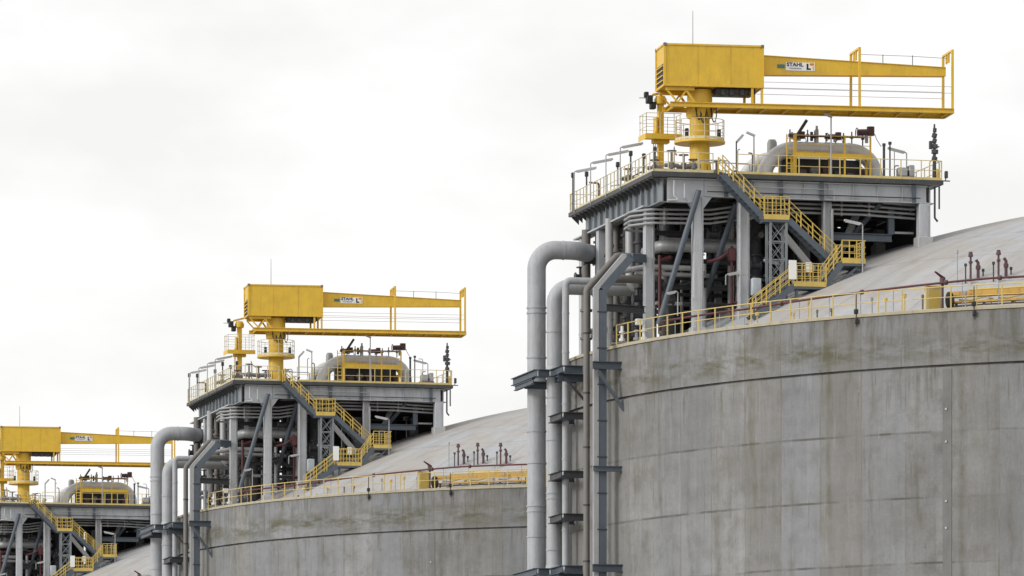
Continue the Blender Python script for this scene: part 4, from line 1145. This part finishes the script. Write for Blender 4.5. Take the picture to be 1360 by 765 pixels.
    # right end of the deck
    for x, hh, which in ((-23.55, 48.55, 'thicker'), (-23.2, 48.65, 'thinner')):
        o = MB().tube([(x, -7.0, ZD), (x, -7.0, hh)], 0.075 if which == 'thicker' else 0.045, 8).tube([(x, -7.0, hh - 0.15), (x, -7.0, hh)], 0.1, 8).build('vent_pipe', 'dark_steel', None, (x, -7.0, ZD))
        tag(o, '%s dark vent pipe right of the front pipe loop, {T}' % which, 'vent pipe')
    t = thing('pump_unit', 'low grey pump unit behind the front railing at the right, {T}', 'pump', (-22.2, -6.8, ZD))
    MB().bbox(-22.7, -22.15, -7.0, -6.5, ZD + 0.45, ZD + 0.95, 0.05).bbox(-22.05, -21.75, -7.0, -6.5, ZD + 0.45, ZD + 1.1, 0.04).build('body', 'galv', t)
    MB().bbox(-22.8, -21.7, -7.1, -6.4, ZD, ZD + 0.45, 0.03).build('base', 'brown_pipe', t)
    MB().tube([(-22.15, -6.75, ZD + 0.7), (-22.05, -6.75, ZD + 0.7)], 0.12, 8).build('coupling', 'dark_steel', t)
    # dark mast at the corner
    x, y = -20.98, -8.2
    t = thing('vent_mast', 'dark slender vent mast at the right front deck corner of the {T}', 'mast', (x, y, ZD))
    MB().tube([(x, y, ZD), (x, y, 49.55)], [0.13, 0.05], 8).build('pole', 'dark_steel', t)
    m = MB()
    for z, r in ((47.5, 0.16), (47.9, 0.2), (48.2, 0.17), (48.5, 0.13), (48.8, 0.15), (49.1, 0.11)):
        m.tube([(x + 0.03 * math.sin(z * 5), y, z), (x + 0.03, y, z + 0.22)], r, 8)
    m.bar((x - 0.28, y, 48.2), (x + 0.28, y, 48.3), 0.07, 0.07)
    m.bbox(x - 0.3, x - 0.12, y - 0.1, y + 0.1, 48.15, 48.6, 0.02)
    m.build('fitting', 'dark_steel', t)
    m = MB().tube([(x - 0.3, y, ZD), (x - 0.28, y, 47.4), (x, y, 47.7)], 0.04, 6).tube([(x + 0.3, y, ZD), (x + 0.28, y, 47.4), (x, y, 47.7)], 0.04, 6)
    m.build('stay', 'yellow_rail', t)
    MB().bbox(x + 0.08, x + 0.28, y - 0.15, y + 0.1, ZD + 0.1, ZD + 0.75, 0.03).build('box', 'yellow_rail', t)
    t = thing('drain_pipe', 'pair of dark drain pipes hanging below the right deck corner of the {T}', 'drain pipe', (-20.95, -8.6, 44.2))
    MB().tube([(-21.12, -8.7, 46.0), (-21.12, -8.7, 44.25), (-20.95, -8.7, 44.05)], 0.06, 8, 0.15).build('pipe', 'dark_steel', t)
    MB().tube([(-20.86, -8.7, 46.0), (-20.86, -8.7, 44.75)], 0.05, 8, 0.15).build('pipe', 'dark_steel', t)
    x = PX1 + 0.2
    t = thing('side_floodlight', 'small dark floodlight on a bracket beyond the right deck corner of the {T}', 'floodlight', (x, -8.9, 46.2))
    MB().bar((PX1 - 0.1, -8.9, 46.3), (x + 0.25, -8.9, 46.3), 0.06, 0.06).build('bracket', 'dark_steel', t)
    MB().bbox(x - 0.05, x + 0.12, -9.0, -8.8, 46.45, 46.85, 0.03).tube([(x, -8.9, 46.3), (x, -8.9, 46.5)], 0.03, 6).build('lamp_head', 'dark_steel', t)

def lamp_post(x, y, z0, top, d, label, tube_len=1.2, group=None, mat='galv', r=0.035, gap=0.12):
    """pole with a long tube light set off to one side; d is the light's direction"""
    t = thing('tube_lamp', label, 'lamp post', (x, y, z0), group)
    d = Vector(d).normalized()
    top_p = Vector((x, y, top))
    MB().tube([(x, y, z0), (x, y, top), tuple(top_p + d * 0.3)], r, 6, 0.08, 4).build('pole', mat, t)
    a, b = top_p + d * gap, top_p + d * (gap + tube_len)
    hd = MB().bar(a, b, 0.17, 0.11).build('lamp_head', 'lamp', t)
    dn = Vector((0, 0, -0.075))
    MB().bar(a + d * 0.06 + dn, b - d * 0.06 + dn, 0.13, 0.045).build('diffuser', 'diffuser', hd)

def build_lamps():
    gl = 'tube lamps along the left deck edge'
    for (yy, nth) in ((8.2, 'farthest from the crane'), (4.4, 'second farthest from the crane'), (0.9, 'third farthest from the crane'), (-2.3, 'nearest to the crane')):
        lamp_post(-37.55, yy, 46.15, 48.5, (0.97, -0.1, 0.20), 'tube lamp on the left deck edge, %s, {T}' % nth, 1.2, gl)
    lamp_post(-26.2, -11.62, ground_z(-26.2, -11.6), 43.4, (-1, 0, 0.18), 'tube lamp on a tall pole beside the middle stair landing of the {T}', 0.95)
    lamp_post(-30.15, -9.0, 40.0, 41.4, (-1, 0, 0.2), 'short tube lamp among the lower stair flights of the {T}', 0.85)
    lamp_post(-22.1, -6.6, ZD, 48.12, (-1, 0, 0.22), 'tube lamp on the deck right of the pipe loops, {T}', 1.0)
    lamp_post(-36.0, -8.9, 38.4, 39.75, (-0.9, -0.1, -0.2), 'low tube lamp at the foot of the long brace of the {T}', 0.5)
    lamp_post(-33.2, -8.7, 40.2, 40.75, (1, 0, 0.22), 'low tube lamp between the second and third columns of the {T}', 0.75)
    lamp_post(-32.0, -6.6, ZD, 48.4, (0.7, 0, 0.75), 'dark tilted tube lamp beside the crane mast of the {T}', 0.55, None, 'dark_steel', 0.04, 0.02)
    for x, y, top, which in ((-31.1, -7.0, 48.75, 'left of the pipe loops'), (-26.6, -6.9, 49.95, 'over the pipe loops')):
        t = thing('deck_lamp', 'slim deck lamp post with small head %s, {T}' % which, 'lamp post', (x, y, ZD))
        MB().tube([(x, y, ZD), (x, y, top)], [0.06, 0.04], 8).build('pole', 'galv', t)
        MB().bar((x + 0.05, y, top - 0.02), (x - 0.42, y, top + 0.16), 0.2, 0.1).build('lamp_head', 'lamp', t)
    # small instruments standing along the left deck edge
    for i, (y, h, x) in enumerate(((8.9, 2.15, PX0), (6.1, 1.85, PX0 + 0.1), (-0.4, 1.55, PX0 + 0.25), (-2.9, 1.85, PX0 + 0.35), (-5.2, 1.4, PX0 + 0.5), (-7.2, 1.5, PX0 + 0.6))):
        nth = ('first', 'second', 'third', 'fourth', 'fifth', 'sixth')[i]
        t = thing('instrument_post', 'dark instrument post on the left deck edge of the {T}, %s from the back' % nth, 'instrument', (x, y, ZD), 'instrument posts along the left deck edge')
        MB().tube([(x, y, ZD - 0.1), (x, y, ZD + h)], 0.05, 6).build('pole', 'dark_steel', t)
        MB().bbox(x - 0.1, x + 0.1, y - 0.09, y + 0.09, ZD + h - 0.2, ZD + h + 0.1, 0.03).build('head', 'dark_steel', t)
    # low valves on the deck by the crane foot
    for i, (x, y, h) in enumerate(((-36.6, -6.2, 1.0), (-35.2, -7.2, 1.2), (-32.7, -5.0, 1.25), (-36.0, -7.6, 1.35), (-34.75, -7.6, 0.9), (-36.9, -1.6, 1.1))):
        where = ('left of the slim mast', 'between the slim mast and the crane', 'right of the crane mast', 'at the front left deck corner', 'just left of the crane mast foot', 'by the left railing behind the slim mast')[i]
        t = thing('deck_valve', 'small dark deck valve with handwheel %s, {T}' % where, 'valve', (x, y, ZD))
        MB().tube([(x, y, ZD), (x, y, ZD + h)], 0.07, 8).tube([(x, y, ZD + 0.4), (x, y, ZD + 0.75)], 0.16, 10).tube([(x - 0.4, y, ZD + 0.55), (x + 0.4, y, ZD + 0.55)], 0.12, 8).build('body', 'brown_pipe', t)
        w = [(x + 0.26 * math.cos(k * math.pi / 6), y + 0.26 * math.sin(k * math.pi / 6), ZD + h) for k in range(13)]
        MB().tube(w, 0.03, 6).build('handwheel', 'maroon', t)

build_tank()
build_rim()
build_rim_pipework()
build_dome_items()
build_platform()
build_pipework()
build_deck_rails()
build_deck_pipework()
build_stairs()
build_crane()
smast = build_service_mast()
build_wall_pipes()
build_deck_gear()
build_lamps()

# ------------------------------------------------------------------ the row: set the first tank down and copy every thing of it
TX, TY, PITCH = 123.0, 329.2, 119.4
NAMES = ('nearest tank', 'middle tank', 'farthest tank')
CH = {}
for o in list(COL.objects):
    if o.parent: CH.setdefault(o.parent.name, []).append(o)

F, CY, SN = 8000.0, math.cos(rad(YAW)), math.sin(rad(YAW))
def in_frame(o, off):
    """whether any corner box of the thing falls in the photograph's frame"""
    lo = [1e9, 1e9]; hi = [-1e9, -1e9]
    todo = [o]
    while todo:
        q = todo.pop()
        todo += CH.get(q.name, [])
        if q.type != 'MESH': continue
        base = BASE[q.name] + (Vector(q.location) if q.parent and q.data.name.startswith('post') else Vector((0, 0, 0)))
        for c in q.bound_box:
            p = base + Vector(c) + Vector(off)
            dep = p.x * SN + p.y * CY
            px = 680 + F * (p.x * CY - p.y * SN) / dep
            py = 1297 - F * (p.z - 2) / dep
            lo = [min(lo[0], px), min(lo[1], py)]; hi = [max(hi[0], px), max(hi[1], py)]
    return hi[0] > -6 and lo[0] < 1366 and hi[1] > -6 and lo[1] < 771

def copy_tree(o, parent=None):
    c = o.copy()
    COL.objects.link(c)
    if parent: c.parent = parent
    for ch in CH.get(o.name, []): copy_tree(ch, c)
    return c

ORIG = list(ROOTS)
copies = []
for k in (1, 2):
    off = Vector((TX, TY + k * PITCH, 0))
    for o in ORIG:
        if not in_frame(o, off): continue
        c = copy_tree(o)
        c.location = Vector(o.location) + off
        if k == 1 and o == smast: c.location.x -= 0.35
        if k == 1 and not o.name.startswith('jib_crane'): c.location.x -= 0.32   # the tanks are not perfect twins
        if k == 2: c.location.x -= 0.2
        c['label'] = o['label'].replace('{T}', NAMES[k])
        copies.append(c)
for o in ORIG:
    o.location = Vector(o.location) + Vector((TX, TY, 0))
    o['label'] = o['label'].replace('{T}', NAMES[0])
